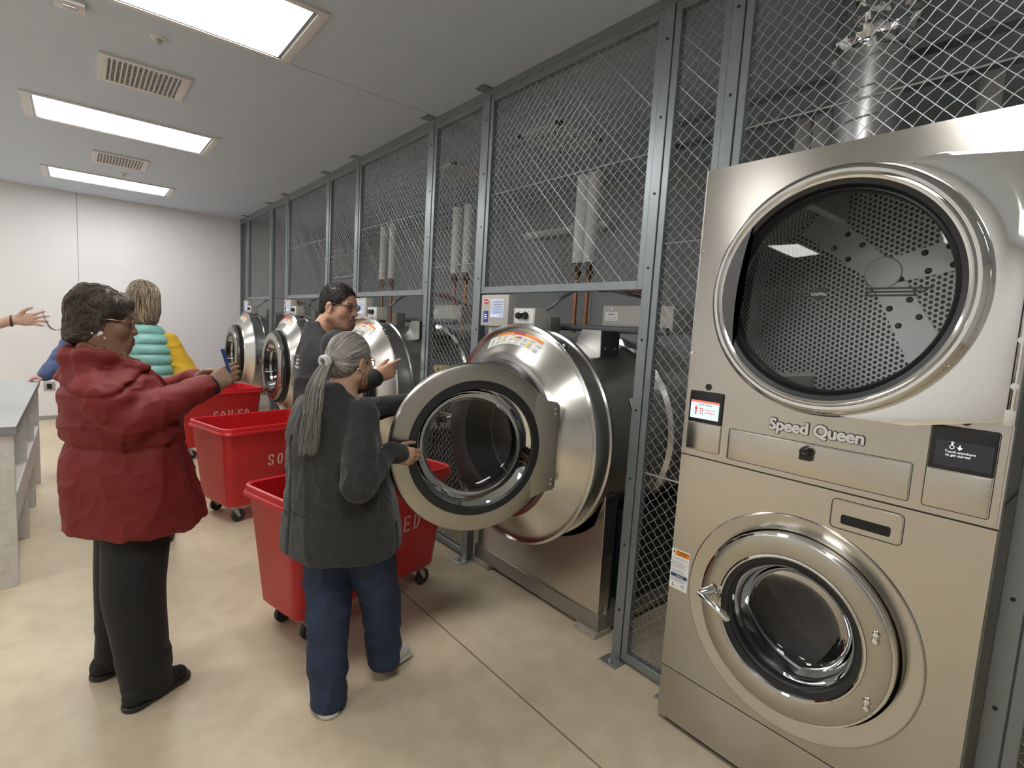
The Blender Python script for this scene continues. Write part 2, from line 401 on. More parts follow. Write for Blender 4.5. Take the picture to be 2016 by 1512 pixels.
part('cover_plate', M['zinc'], t, lambda b: b.box((-.058, -.006, -.06), (.058, 0, .06)), bevel=.002)
part('socket_face', M['black'], t, lambda b: b.box((-.026, -.01, -.036), (.026, -.005, .036)), bevel=.002)

# ------------------------------------------------------------------ mesh cage
XC, ZT = 1.988, 3.0
def wires(y0, y1, z0, z1, x=XC+.016, pitch=.051, r=.0015):
    b = MB(); q = pitch/2
    for sgn in (1, -1):
        # lines  (y - y0) = sgn*(z - z0) + c
        lo, hi = (-(z1-z0), y1-y0) if sgn == 1 else (0, (y1-y0)+(z1-z0))
        k0, k1 = math.ceil(lo/pitch), math.floor(hi/pitch)
        for k in range(k0, k1+1):
            c = k*pitch
            t0, t1 = 0., z1-z0
            if sgn == 1: t0, t1 = max(t0, -c), min(t1, (y1-y0)-c)
            else: t0, t1 = max(t0, c-(y1-y0)), min(t1, c)
            if t1-t0 < .01: continue
            n = max(1, int(round((t1-t0)/q))); P = []
            for i in range(n+1):
                t = t0+(t1-t0)*i/n; y = y0+(sgn*t+c)
                ph = round((t+ (0 if sgn == 1 else q))/q)
                off = (.0018 if ph % 2 else -.0018)*sgn
                wob = 0 if sgn == 1 else (.0014 if ph % 2 else -.0014)
                P.append((x+off, y+wob, z0+t+wob))
            b.tube(P, r, 4)
    return b
def mesh_panel(y0, y1, z0, label, rods=(), z1=ZT):
    t = empty('mesh_panel', label, 'mesh panel', (0, 0, 0), group='wire mesh panels of the cage')
    def fr(b):
        w = .032
        b.box((XC, y0, z0), (XC+.036, y0+w, z1)); b.box((XC, y1-w, z0), (XC+.036, y1, z1))
        b.box((XC, y0+w, z0), (XC+.036, y1-w, z0+.042)); b.box((XC, y0+w, z1-.04), (XC+.036, y1-w, z1))
    part('frame', M['post'], t, fr, bevel=.002, bseg=1)
    o = wires(y0+.03, y1-.03, z0+.04, z1-.04).build('wire_mesh', M['wire'], t, smooth=60)
    for zr in rods: part('stiffener_rod', M['wire'], t, lambda b: b.cyl((XC+.02, y0+.03, zr), (XC+.02, y1-.03, zr), .0045, 8))
    return t
def cage_post(y, label, w=.05):
    t = empty('cage_post', label, 'post', (XC, y, 0), group='galvanised cage posts')
    part('upright', M['post'], t, lambda b: (b.box((-.006, -w/2, .004), (.004, w/2, CEIL-.004)), b.box((.004, -w/2+.002, .004), (.05, -w/2+.008, CEIL-.004)), b.box((.004, w/2-.008, .004), (.05, w/2-.002, CEIL-.004))), bevel=.0015, bseg=1)
    part('foot_plate', M['zinc'], t, lambda b: (b.box((-.072, -.05, .0003), (.012, .05, .006)), b.cyl((-.045, 0, .005), (-.045, 0, .03), .006), b.cyl((-.045, 0, .006), (-.045, 0, .014), .011, 6)), bevel=.001, bseg=1)
    part('top_plate', M['post'], t, lambda b: b.box((-.075, -.045, CEIL-.007), (.07, .045, CEIL-.0003)))
    for k in range(9): part('bolt', M['bolt'], t, lambda b: b.cyl((-.0085, 0, .26+.325*k), (-.0055, 0, .26+.325*k), .0062, 12))
PY = [8.81, 7.54, 6.84, 5.465, 4.73, 3.435, 2.77, 1.465, 1.146, .150]
PL = ['cage post nearest the back wall, left of the farthest washer', 'cage post right of the farthest washer', 'cage post left of the second-farthest washer', 'cage post right of the second-farthest washer, behind the man',
      'cage post left of the washer behind the man', 'cage post right of the washer the man points at', 'cage post left of the open washer', 'cage post right of the open washer',
      'cage post just left of the stacked washer and dryer', 'cage post right of the stacked washer and dryer']
for y, l in zip(PY, PL): cage_post(y, l)
g = .028
mesh_panel(PY[0]+g, YB-.01, .02, 'narrow full-height mesh panel against the back wall', rods=(1.1, 2.0))
NL = {1: 'narrow full-height mesh panel between the two farthest washers', 3: 'narrow full-height mesh panel behind the man', 5: 'narrow full-height mesh panel left of the open washer', 7: 'narrow full-height mesh panel between the open washer and the stack'}
WL = {0: 'mesh panel above the farthest washer', 2: 'mesh panel above the second-farthest washer', 4: 'mesh panel above the washer the man points at', 6: 'mesh panel above the open washer', 8: 'mesh panel above the stacked washer and dryer'}
for i in range(9):
    a, b_ = PY[i+1]+g, PY[i]-g
    if i in NL: mesh_panel(a, b_, .02, NL[i], rods=(.95, 1.99))
    else: mesh_panel(a, b_, 1.79 if i < 8 else 2.208, WL[i], rods=(2.40,))
mesh_panel(-.80, PY[9]-g, .02, 'full-height mesh panel at the right edge beyond the stack', rods=(.95, 1.99))
tr = struct('trim_1', MB().box((XC-.004, -.9, CEIL-.042), (XC+.045, YB, CEIL-.0005)), M['post'])
# ------------------------------------------------------------------ large washers
M['grout'] = mat('grout', (.42, .38, .31), .8, bump=.5, bscale=30, var=.2, vscale=20)
RIMX = 1.82
def washer_door(root, ang, hx, hy):
    """door built around its centre in a local frame: x out of the back, -x towards the user, y from hinge to free edge"""
    d = bpy.data.objects.new('door', None); COL.objects.link(d); d.parent = root
    s = .43
    d.location = (hx, hy, 1.01 if not ang else 1.045); d.rotation_euler = (0, 0, ang)
    def ring(b):
        b.lathe([(-.024, .297), (-.030, .301), (-.030, .362), (-.026, .372), (-.016, .377), (.016, .377), (.016, .297), (-.024, .297)], c=(0, s, 0), n=128)
    part('door_ring', M['steel_door'], d, ring)
    def tab(b):
        P = []
        for (y, z) in ((.02, -.195), (.02, .195)): pass
        b.prism([(.050, -.206), (.10, -.216), (.16, -.24), (.16, .24), (.10, .216), (.050, .206), (.038, .192), (.038, -.192)], -.0305, -.012)
    part('hinge_plate', M['steel_door'], d, tab, bevel=.003)
    def sc(b):
        for z in (-.175, -.155, .155, .175): b.lathe([(-.036, .0005), (-.035, .004), (-.030, .0055)], c=(0, .058, z), n=12)
    part('hinge_screw', M['chrome'], d, sc)
    part('hinge_pin', M['dark_metal'], d, lambda b: b.cyl((.012, .03, -.18), (.012, .03, .18), .008))
    part('door_seal', M['rubber'], d, lambda b: b.lathe([(-.027, .262), (-.033, .268), (-.031, .299), (-.02, .302), (.03, .296), (.03, .262), (-.027, .262)], c=(0, s, 0), n=96))
    def bowl(b):
        b.lathe([(-.024, .263), (-.014, .260), (.05, .248), (.10, .228), (.128, .19), (.138, .11), (.140, .04), (.140, .002)], c=(0, s, 0), n=96)
    part('glass_bowl', M['glass'], d, bowl, smooth=60)
    part('bowl_rim', M['chrome'], d, lambda b: b.lathe([(.028, .263), (.034, .272), (.046, .268), (.048, .252), (.028, .263)], c=(0, s, 0), n=96))
    return d

def big_washer(yc, label, door_ang=0., group='large front-loading washers in the cage'):
    t = empty('washing_machine', label, 'washing machine', (RIMX, yc, 0), group=group)
    Z = 1.01
    # drum shell with rolled hoops
    def shell(b):
        b.lathe([(.0, .572), (-.012, .585), (-.004, .597), (.012, .597), (.02, .585), (.024, .566), (.128, .566), (.134, .576), (.146, .578), (.158, .576), (.164, .556),
                 (.30, .535), (.66, .535), (.67, .565), (.69, .57), (.71, .565), (.72, .535), (1.12, .535), (1.16, .50), (1.17, .02)], c=(0, 0, Z), n=160)
    part('drum_shell', M['drum'], t, shell)
    part('front_cone', M['cone'], t, lambda b: b.lathe([(.004, .574), (-.004, .568), (-.085, .452), (-.098, .436), (-.104, .432), (-.106, .405), (-.06, .395)], c=(0, 0, Z), n=160))
    for a in (55, 222):
        def clamp(b):
            Tm = Matrix.Translation((0, 0, Z)) @ Matrix.Rotation(math.radians(-(a-90)), 4, 'X')
            b.box((-.02, -.035, .595), (.026, .035, .607), T=Tm); b.box((-.012, -.008, .604), (.02, .008, .618), T=Tm)
        part('rim_clamp', M['chrome_soft'], t, clamp, bevel=.002)
    part('door_gasket', M['rubber'], t, lambda b: b.lathe([(-.10, .404), (-.146, .402), (-.150, .396), (-.150, .30), (-.14, .262), (-.03, .262), (.05, .27)], c=(0, 0, Z), n=128))
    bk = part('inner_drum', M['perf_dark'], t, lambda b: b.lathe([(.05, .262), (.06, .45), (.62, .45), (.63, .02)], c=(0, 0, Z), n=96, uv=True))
    def lift(b):
        for a in (0, 120, 240):
            Tm = Matrix.Translation((0, 0, Z)) @ Matrix.Rotation(math.radians(a+20), 4, 'X')
            b.box((.08, -.03, -.449), (.6, .03, -.36), T=Tm)
    part('lifter', M['drum_in'], t, lift, bevel=.02)
    # warning label on the top of the cone
    r0, x0 = .552, -.016; sl = (.568-.452)/.081
    def arc(b, a0, a1, q0, q1, lift=.0012, n=14):
        """patch on the cone between clock angles a0..a1 (deg, 0 = top, + = right as seen) and radii q0..q1"""
        R = []
        for q in (q0, q1):
            x = -.004-.081*(.568-q)/(.568-.452)-lift
            R.append([(x, -q*math.sin(math.radians(a0+(a1-a0)*k/n)), Z+q*math.cos(math.radians(a0+(a1-a0)*k/n))) for k in range(n+1)])
        N = n+1; b.add(R[0]+R[1], [(k, k+1, N+k+1, N+k) for k in range(n)])
    lb = part('warning_label', M['white_sticker'], t, lambda b: arc(b, -24, 24, .488, .546, .0012))
    def og(b): arc(b, -17, -2, .537, .552, .0018); arc(b, 8, 23, .537, .552, .0018)
    part('orange_header', M['orange_sticker'], lb, og)
    part('red_header', M['red_sticker'], lb, lambda b: (arc(b, -2, 8, .538, .5525, .0019), arc(b, 1, 7, .52, .528, .0019)))
    def tx(b):
        for a in range(-22, 22, 6):
            for q in (.494, .500, .506, .512, .518, .524, .530):
                if rnd.random() < .72: arc(b, a+.6, a+.6+rnd.uniform(2.5, 4.6), q, q+.0024, .0018, 3)
    part('label_print', M['ink'], lb, tx)
    part('warning_triangle', M['yellow_sticker'], lb, lambda b: [arc(b, a, a+2.2, q, q+.014, .0022, 2) for a, q in ((-9, .497), (0, .512), (14, .508), (13.5, .493))])
    # pedestal
    def ped(b):
        n = 40; top = [(-.48+ .96*k/n, None) for k in range(n+1)]
        P = [(.55, .10), (-.49, .10), (-.485, .76)]
        yy0 = -.49
        pts = [(-.49, .10), (-.48, .76)]
        for k in range(31):
            y = -.42+.84*k/30; pts.append((y, Z-math.sqrt(.60**2-y*y)))
        pts += [(.54, .76), (.585, .10)]
        b.prism(pts, .235, .315)
    part('pedestal_front', M['base_steel'], t, ped, bevel=.002, bseg=1)
    part('pedestal_side', M['dark_metal'], t, lambda b: (b.box((.24, -.485, .12), (.33, -.4785, .745)), b.box((.45, -.48, .1), (1.1, -.40, .62)), b.box((.45, .46, .1), (1.1, .54, .62)), b.box((1.0, -.48, .1), (1.1, .5, .6))))
    part('sled', M['sled'], t, lambda b: (b.box((.225, -.505, .028), (1.3, .60, .115)),), bevel=.004)
    for (ga, gb) in (((.20, -.51, 0), (.33, -.36, .03)), ((.20, .42, 0), (.33, .61, .03)), ((1.1, -.5, 0), (1.3, .6, .03))): part('grout_pad', M['grout'], t, lambda b: b.box(ga, gb), bevel=.008)
    def anch(b):
        for y in (-.50, -.46): b.cyl((.28, y, .02), (.28, y, .16), .006); b.cyl((.28, y, .115), (.28, y, .127), .012, 6)
    part('anchor_bolt', M['zinc'], t, anch)
    def side(b, a0, a1, x0, x1, q):
        R = [[(x, -q*math.cos(math.radians(a0+(a1-a0)*k/6)), Z+q*math.sin(math.radians(a0+(a1-a0)*k/6))) for k in range(7)] for x in (x0, x1)]
        b.add(R[0]+R[1], [(k, k+1, 8+k, 7+k) for k in range(6)])
    wl = part('side_label', M['white_sticker'], t, lambda b: side(b, 18, 27, .36, .50, .5375))
    part('label_triangle', M['yellow_sticker'], wl, lambda b: (side(b, 19, 26, .375, .42, .5385), side(b, 23.5, 26, .43, .49, .5385)))
    part('label_print', M['ink_dark'], wl, lambda b: (side(b, 20.5, 24, .393, .402, .5395), side(b, 20, 21, .44, .48, .5385)))
    # touch-screen box
    cb = part('control_box', M['grey_box'], t, lambda b: b.box((.08, .207, 1.588), (.145, .47, 1.772)), bevel=.006)
    part('screen_bezel', M['white_box'], cb, lambda b: (b.box((.0775, .245, 1.635), (.081, .375, 1.745)),), bevel=.001)
    part('screen', M['lcd_blue'], cb, lambda b: b.box((.0768, .25, 1.640), (.0785, .365, 1.738)))
    def tl(b):
        for k, z in enumerate((1.727, 1.712, 1.697, 1.682, 1.668)): b.box((.0763, .262, z), (.0772, .345, z+.004))
    part('screen_text', M['ink'], cb, tl)
    part('screen_icon', M['lcd_text'], cb, lambda b: [b.box((.0763, .355-.02*k, 1.644), (.0772, .365-.02*k, 1.654)) for k in range(4)])
    def emb(b, x, q): b.prism([(.420+q*.026*math.cos(a), 1.732+q*.0155*math.sin(a)*(1.15 if abs(math.sin(a)) > .9 else 1)) for a in [PI/6*k*1. for k in range(12)]], x, .081)
    part('maker_badge', M['white_sticker'], cb, lambda b: emb(b, .0778, 1.15))
    part('badge_emblem', M['red_sticker'], cb, lambda b: (emb(b, .0772, 1.0),))
    part('badge_stripe', M['white_sticker'], cb, lambda b: b.box((.0768, .403, 1.729), (.0775, .437, 1.735)))
    bs_ = part('blue_sticker', M['blue_sticker'], cb, lambda b: b.box((.0778, .398, 1.61), (.081, .440, 1.677)))
    part('sticker_print', M['lcd_text'], bs_, lambda b: (b.box((.0772, .408, 1.652), (.0779, .430, 1.656)), b.box((.0772, .404, 1.640), (.0779, .434, 1.644)), b.box((.0772, .412, 1.629), (.0779, .428, 1.633))))
    part('box_bracket', M['grey_box'], t, lambda b: (b.box((.10, .30, 1.50), (.14, .41, 1.588)),))
    part('bracket_screw', M['chrome'], t, lambda b: [b.lathe([(.095, .0005), (.096, .006), (.1, .008)], c=(0, y, 1.567), n=12) for y in (.33, .37)])
    # selector switch box
    sb = part('switch_box', M['grey_box'], t, lambda b: b.box((.065, -.04, 1.592), (.155, .137, 1.694)), bevel=.003)
    part('switch_plate', M['white_box'], sb, lambda b: b.box((.0635, -.03, 1.612), (.067, .122, 1.689)))
    part('plate_screw', M['zinc'], sb, lambda b: [b.lathe([(.0618, .0005), (.0635, .004)], c=(0, y, z), n=10) for y in (-.024, .116) for z in (1.617, 1.684)])
    part('rotary_knob', M['black'], sb, lambda b: (b.lathe([(.045, .001), (.044, .015), (.05, .018), (.064, .018)], c=(0, .087, 1.652), n=24),), bevel=.001)
    def kn(b):
        b.lathe([(.045, .001), (.044, .017), (.05, .02), (.064, .02)], c=(0, .028, 1.652), n=24); b.prism([(.045, 1.666), (.068, 1.648), (.045, 1.640)], .04, .062)
    part('pointer_knob', M['black'], sb, kn)
    part('switch_print', M['ink'], sb, lambda b: [b.box((.0628, y-.006, 1.675), (.0636, y+.006, 1.679)) for y in (.087, .04, .006)])
    # rear boxes, conduit, hopper brackets and hoses
    jb = part('junction_box', M['grey_box'], t, lambda b: b.box((.53, -.585, 1.60), (.72, -.115, 1.742)), bevel=.004)
    js = part('rating_label', M['white_sticker'], jb, lambda b: b.box((.5285, -.225, 1.658), (.531, -.135, 1.705)))
    part('label_print', M['ink'], js, lambda b: (b.box((.528, -.205, 1.69), (.529, -.155, 1.696)), b.box((.528, -.22, 1.675), (.529, -.14, 1.678)), b.box((.528, -.215, 1.664), (.529, -.15, 1.667))))
    part('box_screw', M['chrome'], jb, lambda b: b.cyl((.525, -.185, 1.722), (.531, -.185, 1.722), .006))
    part('rear_box', M['sled'], t, lambda b: b.box((.32, .10, 1.52), (.40, .2, 1.66)), bevel=.004)
    part('conduit', M['pvc'], t, lambda b: (b.cyl((.47, -.60, 1.607), (.47, .34, 1.607), .02), b.cyl((.47, .34, 1.607), (.47, .34, 1.57), .02)))
    def brk(b):
        b.prism([(-.285, 1.596), (-.15, 1.598), (-.07, 1.44), (-.04, 1.36), (-.30, 1.36)], .325, .33)
        b.box((.33, -.287, 1.36), (.47, -.282, 1.595)); b.box((.33, -.287, 1.59), (.47, -.15, 1.596))
    part('gusset', M['gusset'], t, brk)
    part('gusset_side', M['dark_metal'], t, lambda b: b.box((.327, -.2945, 1.36), (.475, -.2875, 1.594)))
    part('gusset_screw', M['chrome'], t, lambda b: ([b.lathe([(.320, .0005), (.322, .005), (.326, .006)], c=(0, y, z), n=10) for y, z in ((-.11, 1.46), (-.08, 1.40))], [b.cyl((x, -.296, 1.50), (x, -.293, 1.50), .006) for x in (.36, .44)]))
    part('clear_hose', M['pvc'], t, lambda b: b.tube([(.15, -.035, 1.69), (.19, -.045, 1.715), (.235, -.07, 1.765), (.29, -.12, 1.81), (.4, -.19, 1.83), (.6, -.3, 1.80), (.8, -.35, 1.75)], .009, 10))
    part('red_hose', M['red_hose'], t, lambda b: b.tube([(.5, -.1, 1.83), (.52, -.22, 1.833), (.55, -.33, 1.825), (.58, -.40, 1.795), (.6, -.435, 1.755), (.6, -.44, 1.735)], .014, 12))
    if door_ang: washer_door(t, door_ang, -.075, -.445)
    else: washer_door(t, 0, -.16, -.43)
    kb = part('latch_post', M['chrome_soft'], t, lambda b: (b.cyl((-.03, .47, Z+.02), (-.19, .42, Z+.02), .012), b.box((-.205, .405, Z), (-.175, .435, Z+.04))), bevel=.003)
    part('latch_knob', M['black'], kb, lambda b: (b.lathe([(-.235, .002), (-.232, .020), (-.215, .022), (-.205, .012)], c=(0, .42, Z+.02), n=20), b.cyl((-.22, .42, Z-.02), (-.22, .42, Z+.06), .008)), bevel=.002)
    # hooked latch keeper on the gasket
    part('latch_keeper', M['chrome'], t, lambda b: b.tube([(-.15, .31, Z+.16), (-.175, .315, Z+.165), (-.18, .33, Z+.185), (-.16, .335, Z+.195)], .007, 8))
    return t
big_washer(2.14, 'large stainless washer nearest the stack, its round door swung wide open', door_ang=math.radians(71))
big_washer(4.08, 'large stainless washer behind the man, door hidden by people')
big_washer(6.15, 'large stainless washer with closed door, second from the back wall')
big_washer(8.16, 'large stainless washer with closed door, nearest the back wall')

# ------------------------------------------------------------------ stacked washer and dryer
SX, SY0, SY1, STOP = 1.823, .186, 1.114, 2.205
st = empty('stacked_washer_dryer', 'tall stainless stacked washer and dryer with two round doors at right', 'laundry stack', (SX, .65, 0))
def L(y): return y-.65
ya, yb_ = L(SY0), L(SY1)
DC, DR = (L(.645), 1.745), .345      # dryer opening
WC = (L(.654), .640)
def upper(b):
    b.plate_hole(0, .022, ya, yb_, 1.131, STOP, *DC, DR)
part('dryer_front', M['steel'], st, upper, bevel=0)
def body(b):
    b.box((.045, ya+.03, 1.131), (1.0, ya+.04, STOP-.01)); b.box((.022, yb_-.012, 1.131), (1.0, yb_-.002, STOP)); b.box((.022, ya+.03, STOP-.012), (1.0, yb_-.002, STOP)); b.box((.99, ya+.03, 1.131), (1.0, yb_, STOP))
    b.box((.045, ya+.03, .03), (1.0, ya+.04, 1.126)); b.box((.022, yb_-.012, .03), (1.0, yb_-.002, 1.126)); b.box((.99, ya+.03, .03), (1.0, yb_, 1.126)); b.box((.04, ya+.03, 1.12), (1.0, yb_-.002, 1.135))
part('cabinet', mat('painted_cabinet', (.36, .36, .35), .35, .3), st, body)
part('washer_front', M['steel'], st, lambda b: b.plate_hole(0, .022, ya, yb_, .247, 1.126, *WC, .372))
part('kick_panel', M['steel'], st, lambda b: b.box((0, ya, .03), (.022, yb_, .243)), bevel=.003)
part('front_return', M['gusset'], st, lambda b: b.box((.0205, ya+.0005, 1.131), (.058, ya+.006, STOP-.001)), bevel=.001, bseg=1)
part('front_return', M['gusset'], st, lambda b: b.box((.0205, ya+.0005, .03), (.058, ya+.006, 1.126)), bevel=.001, bseg=1)
part('plinth', M['dark_metal'], st, lambda b: b.box((.03, ya+.02, 0), (.95, yb_-.02, .03)))
for (qa, qb) in ((yb_-.004, yb_+.002), (ya-.002, ya+.004)): part('edge_trim', M['steel_plain'], st, lambda b: b.box((-.001, qa, 1.131), (.022, qb, STOP+.001)), bevel=.001, bseg=1)
part('side_screw', M['chrome'], st, lambda b: [b.cyl((-.004, yb_-.008, z), (.0, yb_-.008, z), .006, 12) for z in (1.905, 1.525)])
# dryer door
dd = bpy.data.objects.new('dryer_door', None); COL.objects.link(dd); dd.parent = st; dd.location = (0, 0, 0)
c0 = (0, DC[0], DC[1])
part('door_rim', M['chrome_soft'], dd, lambda b: b.lathe([(.005, .379), (-.012, .385), (-.032, .383), (-.046, .374), (-.052, .364), (-.051, .355), (-.045, .349), (-.042, .347), (-.048, .343), (-.046, .337), (-.038, .333)], c=c0, n=160))
part('black_rim', M['black'], dd, lambda b: b.lathe([(.01, .386), (.004, .391), (-.006, .389), (-.006, .382)], c=c0, n=160))
part('door_gasket', M['rubber'], dd, lambda b: b.lathe([(-.044, .3365), (-.038, .322), (-.022, .318), (-.026, .309), (-.014, .304), (.02, .304)], c=c0, n=160))
part('door_glass', M['glass_dryer'], dd, lambda b: b.lathe([(-.012, .306), (-.020, .20), (-.024, .10), (-.025, .001)], c=c0, n=96))
def pull(b):
    P = []
    n = 24
    for k in range(n+1):
        a = math.radians(-38+76*k/n+4); P.append((DC[0]+.337*math.cos(a), DC[1]+.337*math.sin(a)))
    Q = []
    for k in range(n+1):
        f = k/n; a = math.radians(42-76*f)
        rr = .300+.038*(abs(2*f-1)**2.2)
        Q.append((DC[0]+rr*math.cos(a)-(.014*math.sin(PI*f)), DC[1]+rr*math.sin(a)))
    b.prism(P+Q, -.045, -.036)
part('finger_pull', mat('satin_black_pull', (.075, .075, .077), .5), dd, pull, bevel=.002)
def hp(b):
    n = 40; r = .384
    a0, a1 = math.radians(180-62+ -10), math.radians(180+62+18)
    A = [(DC[0]+r*math.cos(a0+(a1-a0)*k/n), DC[1]+r*math.sin(a0+(a1-a0)*k/n)) for k in range(n+1)]
    poly = [(L(.203), 2.082), (L(.40), A[0][1]+.004)]+A+[(L(.40), A[-1][1]-.0), (L(.203), 1.412)]
    # flat mirror-polished plate between the ring and the hinge
    b.prism(poly, -.022, -.010)
part('hinge_plate', M['chrome'], dd, hp, bevel=.002)
def hr(b):
    b.cyl((-.016, L(.192), 1.425), (-.016, L(.192), 2.08), .0105)
    b.box((-.03, L(.205), 1.405), (-.002, L(.183), 1.445)); b.box((-.03, L(.205), 2.06), (-.002, L(.183), 2.10))
part('hinge_rod', M['chrome_soft'], dd, hr, bevel=.002)
part('hinge_bolt', M['chrome'], dd, lambda b: [b.cyl((-.032, L(.194), z), (-.026, L(.194), z), .009, 6) for z in (1.505, 1.62, 1.95)])
# dryer drum
def dr(b):
    b.lathe([(.03, .352), (.05, .44)], c=c0, n=96)
part('drum_mouth', M['drum_in'], st, dr)
XB = .47
part('dryer_drum', M['perf'], st, lambda b: (b.lathe([(.052, .44), (.22, .44)], c=c0, n=96, uv=True), b.lathe([(.30, .44), (XB, .44)], c=c0, n=96, uv=True)))
part('drum_band', M['drum_in'], st, lambda b: b.lathe([(.22, .4395), (.235, .444), (.24, .4395), (.30, .4395)], c=c0, n=96))
def back(b):
    n = 72; V = []
    for r in (.44, .30, .14, .001): V.append([(XB, DC[0]+r*math.cos(2*PI*k/n), DC[1]+r*math.sin(2*PI*k/n)) for k in range(n)])
    vs = [p for q in V for p in q]; fs = []; uv = []; ca, sa = math.cos(.55), math.sin(.55)
    for i in range(3):
        for k in range(n):
            q4 = (i*n+k, i*n+(k+1) % n, (i+1)*n+(k+1) % n, (i+1)*n+k); fs.append(q4); uv.append([((vs[q][1]*ca-vs[q][2]*sa)+6, (vs[q][1]*sa+vs[q][2]*ca)+6) for q in q4])
    b.add(vs, fs, uv)
part('drum_back', M['perf'], st, back)
HC = (L(.645), 1.86)     # the blank spokes of the back plate meet here
for ang_ in (-119, 40, 165):
    a = math.radians(ang_); dy, dz = math.cos(a), math.sin(a)
    p0 = (HC[0]+dy*.0, HC[1]+dz*.0); Lq = .40
    while math.hypot(p0[0]+dy*Lq-DC[0], p0[1]+dz*Lq-DC[1]) > .425: Lq -= .005
    p1 = (p0[0]+dy*Lq, p0[1]+dz*Lq)
    sp0 = part('blank_spoke', M['drum_in'], st, lambda b: b.prism([(p0[0]-dz*.045, p0[1]+dy*.045), (p1[0]-dz*.062, p1[1]+dy*.062), (p1[0]+dz*.062, p1[1]-dy*.062), (p0[0]+dz*.045, p0[1]-dy*.045)], XB-.004, XB-.001))
    part('spoke_screw', M['rubber'], sp0, lambda b: [b.lathe([(XB-.009, .0005), (XB-.009, .006), (XB-.005, .009), (XB-.004, .011)], c=(0, p0[0]+dy*u-dz*v, p0[1]+dz*u+dy*v), n=14) for u in (.13, .20) for v in (-.033, .033)])
part('back_hub', M['drum_in'], st, lambda b: b.lathe([(XB-.001, .062), (XB-.008, .056), (XB-.010, .001)], c=(0, *HC), n=48))
for a in (35, 155, 275):
    Tm = Matrix.Translation(c0) @ Matrix.Rotation(math.radians(a), 4, 'X')
    vs = [(x, y, z) for x in (.06, XB-.01) for (y, z) in ((-.055, -.437), (-.012, -.34), (.012, -.34), (.055, -.437))]
    part('lifter_rib', M['gusset'], st, lambda b: b.add([Tm @ Vector(v) for v in vs], [(0, 1, 5, 4), (1, 2, 6, 5), (2, 3, 7, 6), (0, 3, 2, 1), (4, 5, 6, 7)]), bevel=.004)
# embossed wing emblem on the glass
def wing(b, s):
    y0 = DC[0]+.02*s
    for k in range(3): b.box((-.0275, y0+s*(.03+.0*k), DC[1]+.006-.010*k), (-.0262, y0+s*(.20-.016*k), DC[1]+.0025-.010*k+.006))
part('wing_emblem', M['bolt'], dd, lambda b: (wing(b, 1), b.prism([(DC[0]+.0, DC[1]+.012), (DC[0]+.026, DC[1]+.016), (DC[0]+.052, DC[1]+.012), (DC[0]+.046, DC[1]-.018), (DC[0]+.026, DC[1]-.028), (DC[0]+.006, DC[1]-.018)], -.0272, -.0260)))
text('emblem_lettering', 'UniMac', .0155, M['chrome_soft'], dd, facing(-.0276, DC[0]+.049, DC[1]-.010, -1, 0))
part('wing_emblem', M['bolt'], dd, lambda b: [b.box((-.0265, DC[0]-.10, DC[1]+.006-.010*k), (-.0252, DC[0]-.26+.016*k, DC[1]+.0115-.010*k)) for k in range(3)])
# screens and plates
def plate(name, y0, y1, z0, z1, mt, x=-.003, bev=.004):
    def f(b): b.box((x, L(y0), z0), (.004, L(y1), z1))
    return part(name, mt, st, f, bevel=bev)
def groove(y0, y1, z0, z1, w=.003, name='panel_gap', r=.006):
    def f(b):
        o = rrect(y1-y0+2*w, z1-z0+2*w, r+w, cx=L((y0+y1)/2), cy=(z0+z1)/2); i = rrect(y1-y0, z1-z0, r, cx=L((y0+y1)/2), cy=(z0+z1)/2)
        n = len(o); b.add([(-.0008, *p) for p in o]+[(-.0008, *p) for p in i], [(k, (k+1) % n, n+(k+1) % n, n+k) for k in range(n)])
    return part(name, M['rubber'], st, f, smooth=0)
groove(.96, 1.0965, 1.155, 1.381, .0015); groove(.208, .349, 1.151, 1.380, .002)
plate('cover_plate', .962, 1.0945, 1.157, 1.2595, M['steel']); plate('cover_plate', .21, .347, 1.153, 1.258, M['steel'])
a = plate('touch_screen', .961, 1.0955, 1.262, 1.381, M['black'], x=-.006); a2 = plate('touch_screen', .209, .348, 1.260, 1.380, M['black'], x=-.006)
a['label'] = 'small lit touch screen with pale panel and red header'; a2['label'] = 'dark touch screen with white text'
part('display', M['lcd_white'], a, lambda b: b.box((-.0068, L(1.088), 1.278), (-.0058, L(.973), 1.346)))
part('display_header', M['lcd_red'], a, lambda b: b.box((-.0072, L(1.088), 1.339), (-.0062, L(.973), 1.347)))
def arw(b):
    b.box((-.0072, L(1.068), 1.292), (-.0064, L(1.062), 1.312)); b.prism([(L(1.073), 1.312), (L(1.057), 1.312), (L(1.065), 1.326)], -.0072, -.0064)
    for k in range(3): b.box((-.0072, L(1.050), 1.296+.009*k), (-.0064, L(1.044), 1.301+.009*k)); b.box((-.0072, L(1.041), 1.296+.009*k), (-.0064, L(1.036), 1.301+.009*k))
    b.box((-.0072, L(1.031), 1.300), (-.0064, L(.986), 1.302)); b.box((-.0072, L(1.031), 1.312), (-.0064, L(.986), 1.314))
part('display_icon', M['lcd_ink'], a, arw)
text('display_text', 'Cycle Ready', .0125, M['ink'], a, facing(-.0072, L(1.062), 1.329, -1, 0)); text('display_text', 'Connect', .0098, M['lcd_red'], a, facing(-.0072, L(1.026), 1.3035, -1, 0))
part('display', M['lcd_dark'], a2, lambda b: b.box((-.0068, L(.335), 1.272), (-.0058, L(.215), 1.342)))
text('display_text', 'Touch anywhere', .0095, M['lcd_text'], a2, facing(-.0074, L(.314), 1.310, -1, 0)); text('display_text', 'to get started', .0095, M['lcd_text'], a2, facing(-.0074, L(.312), 1.301, -1, 0))
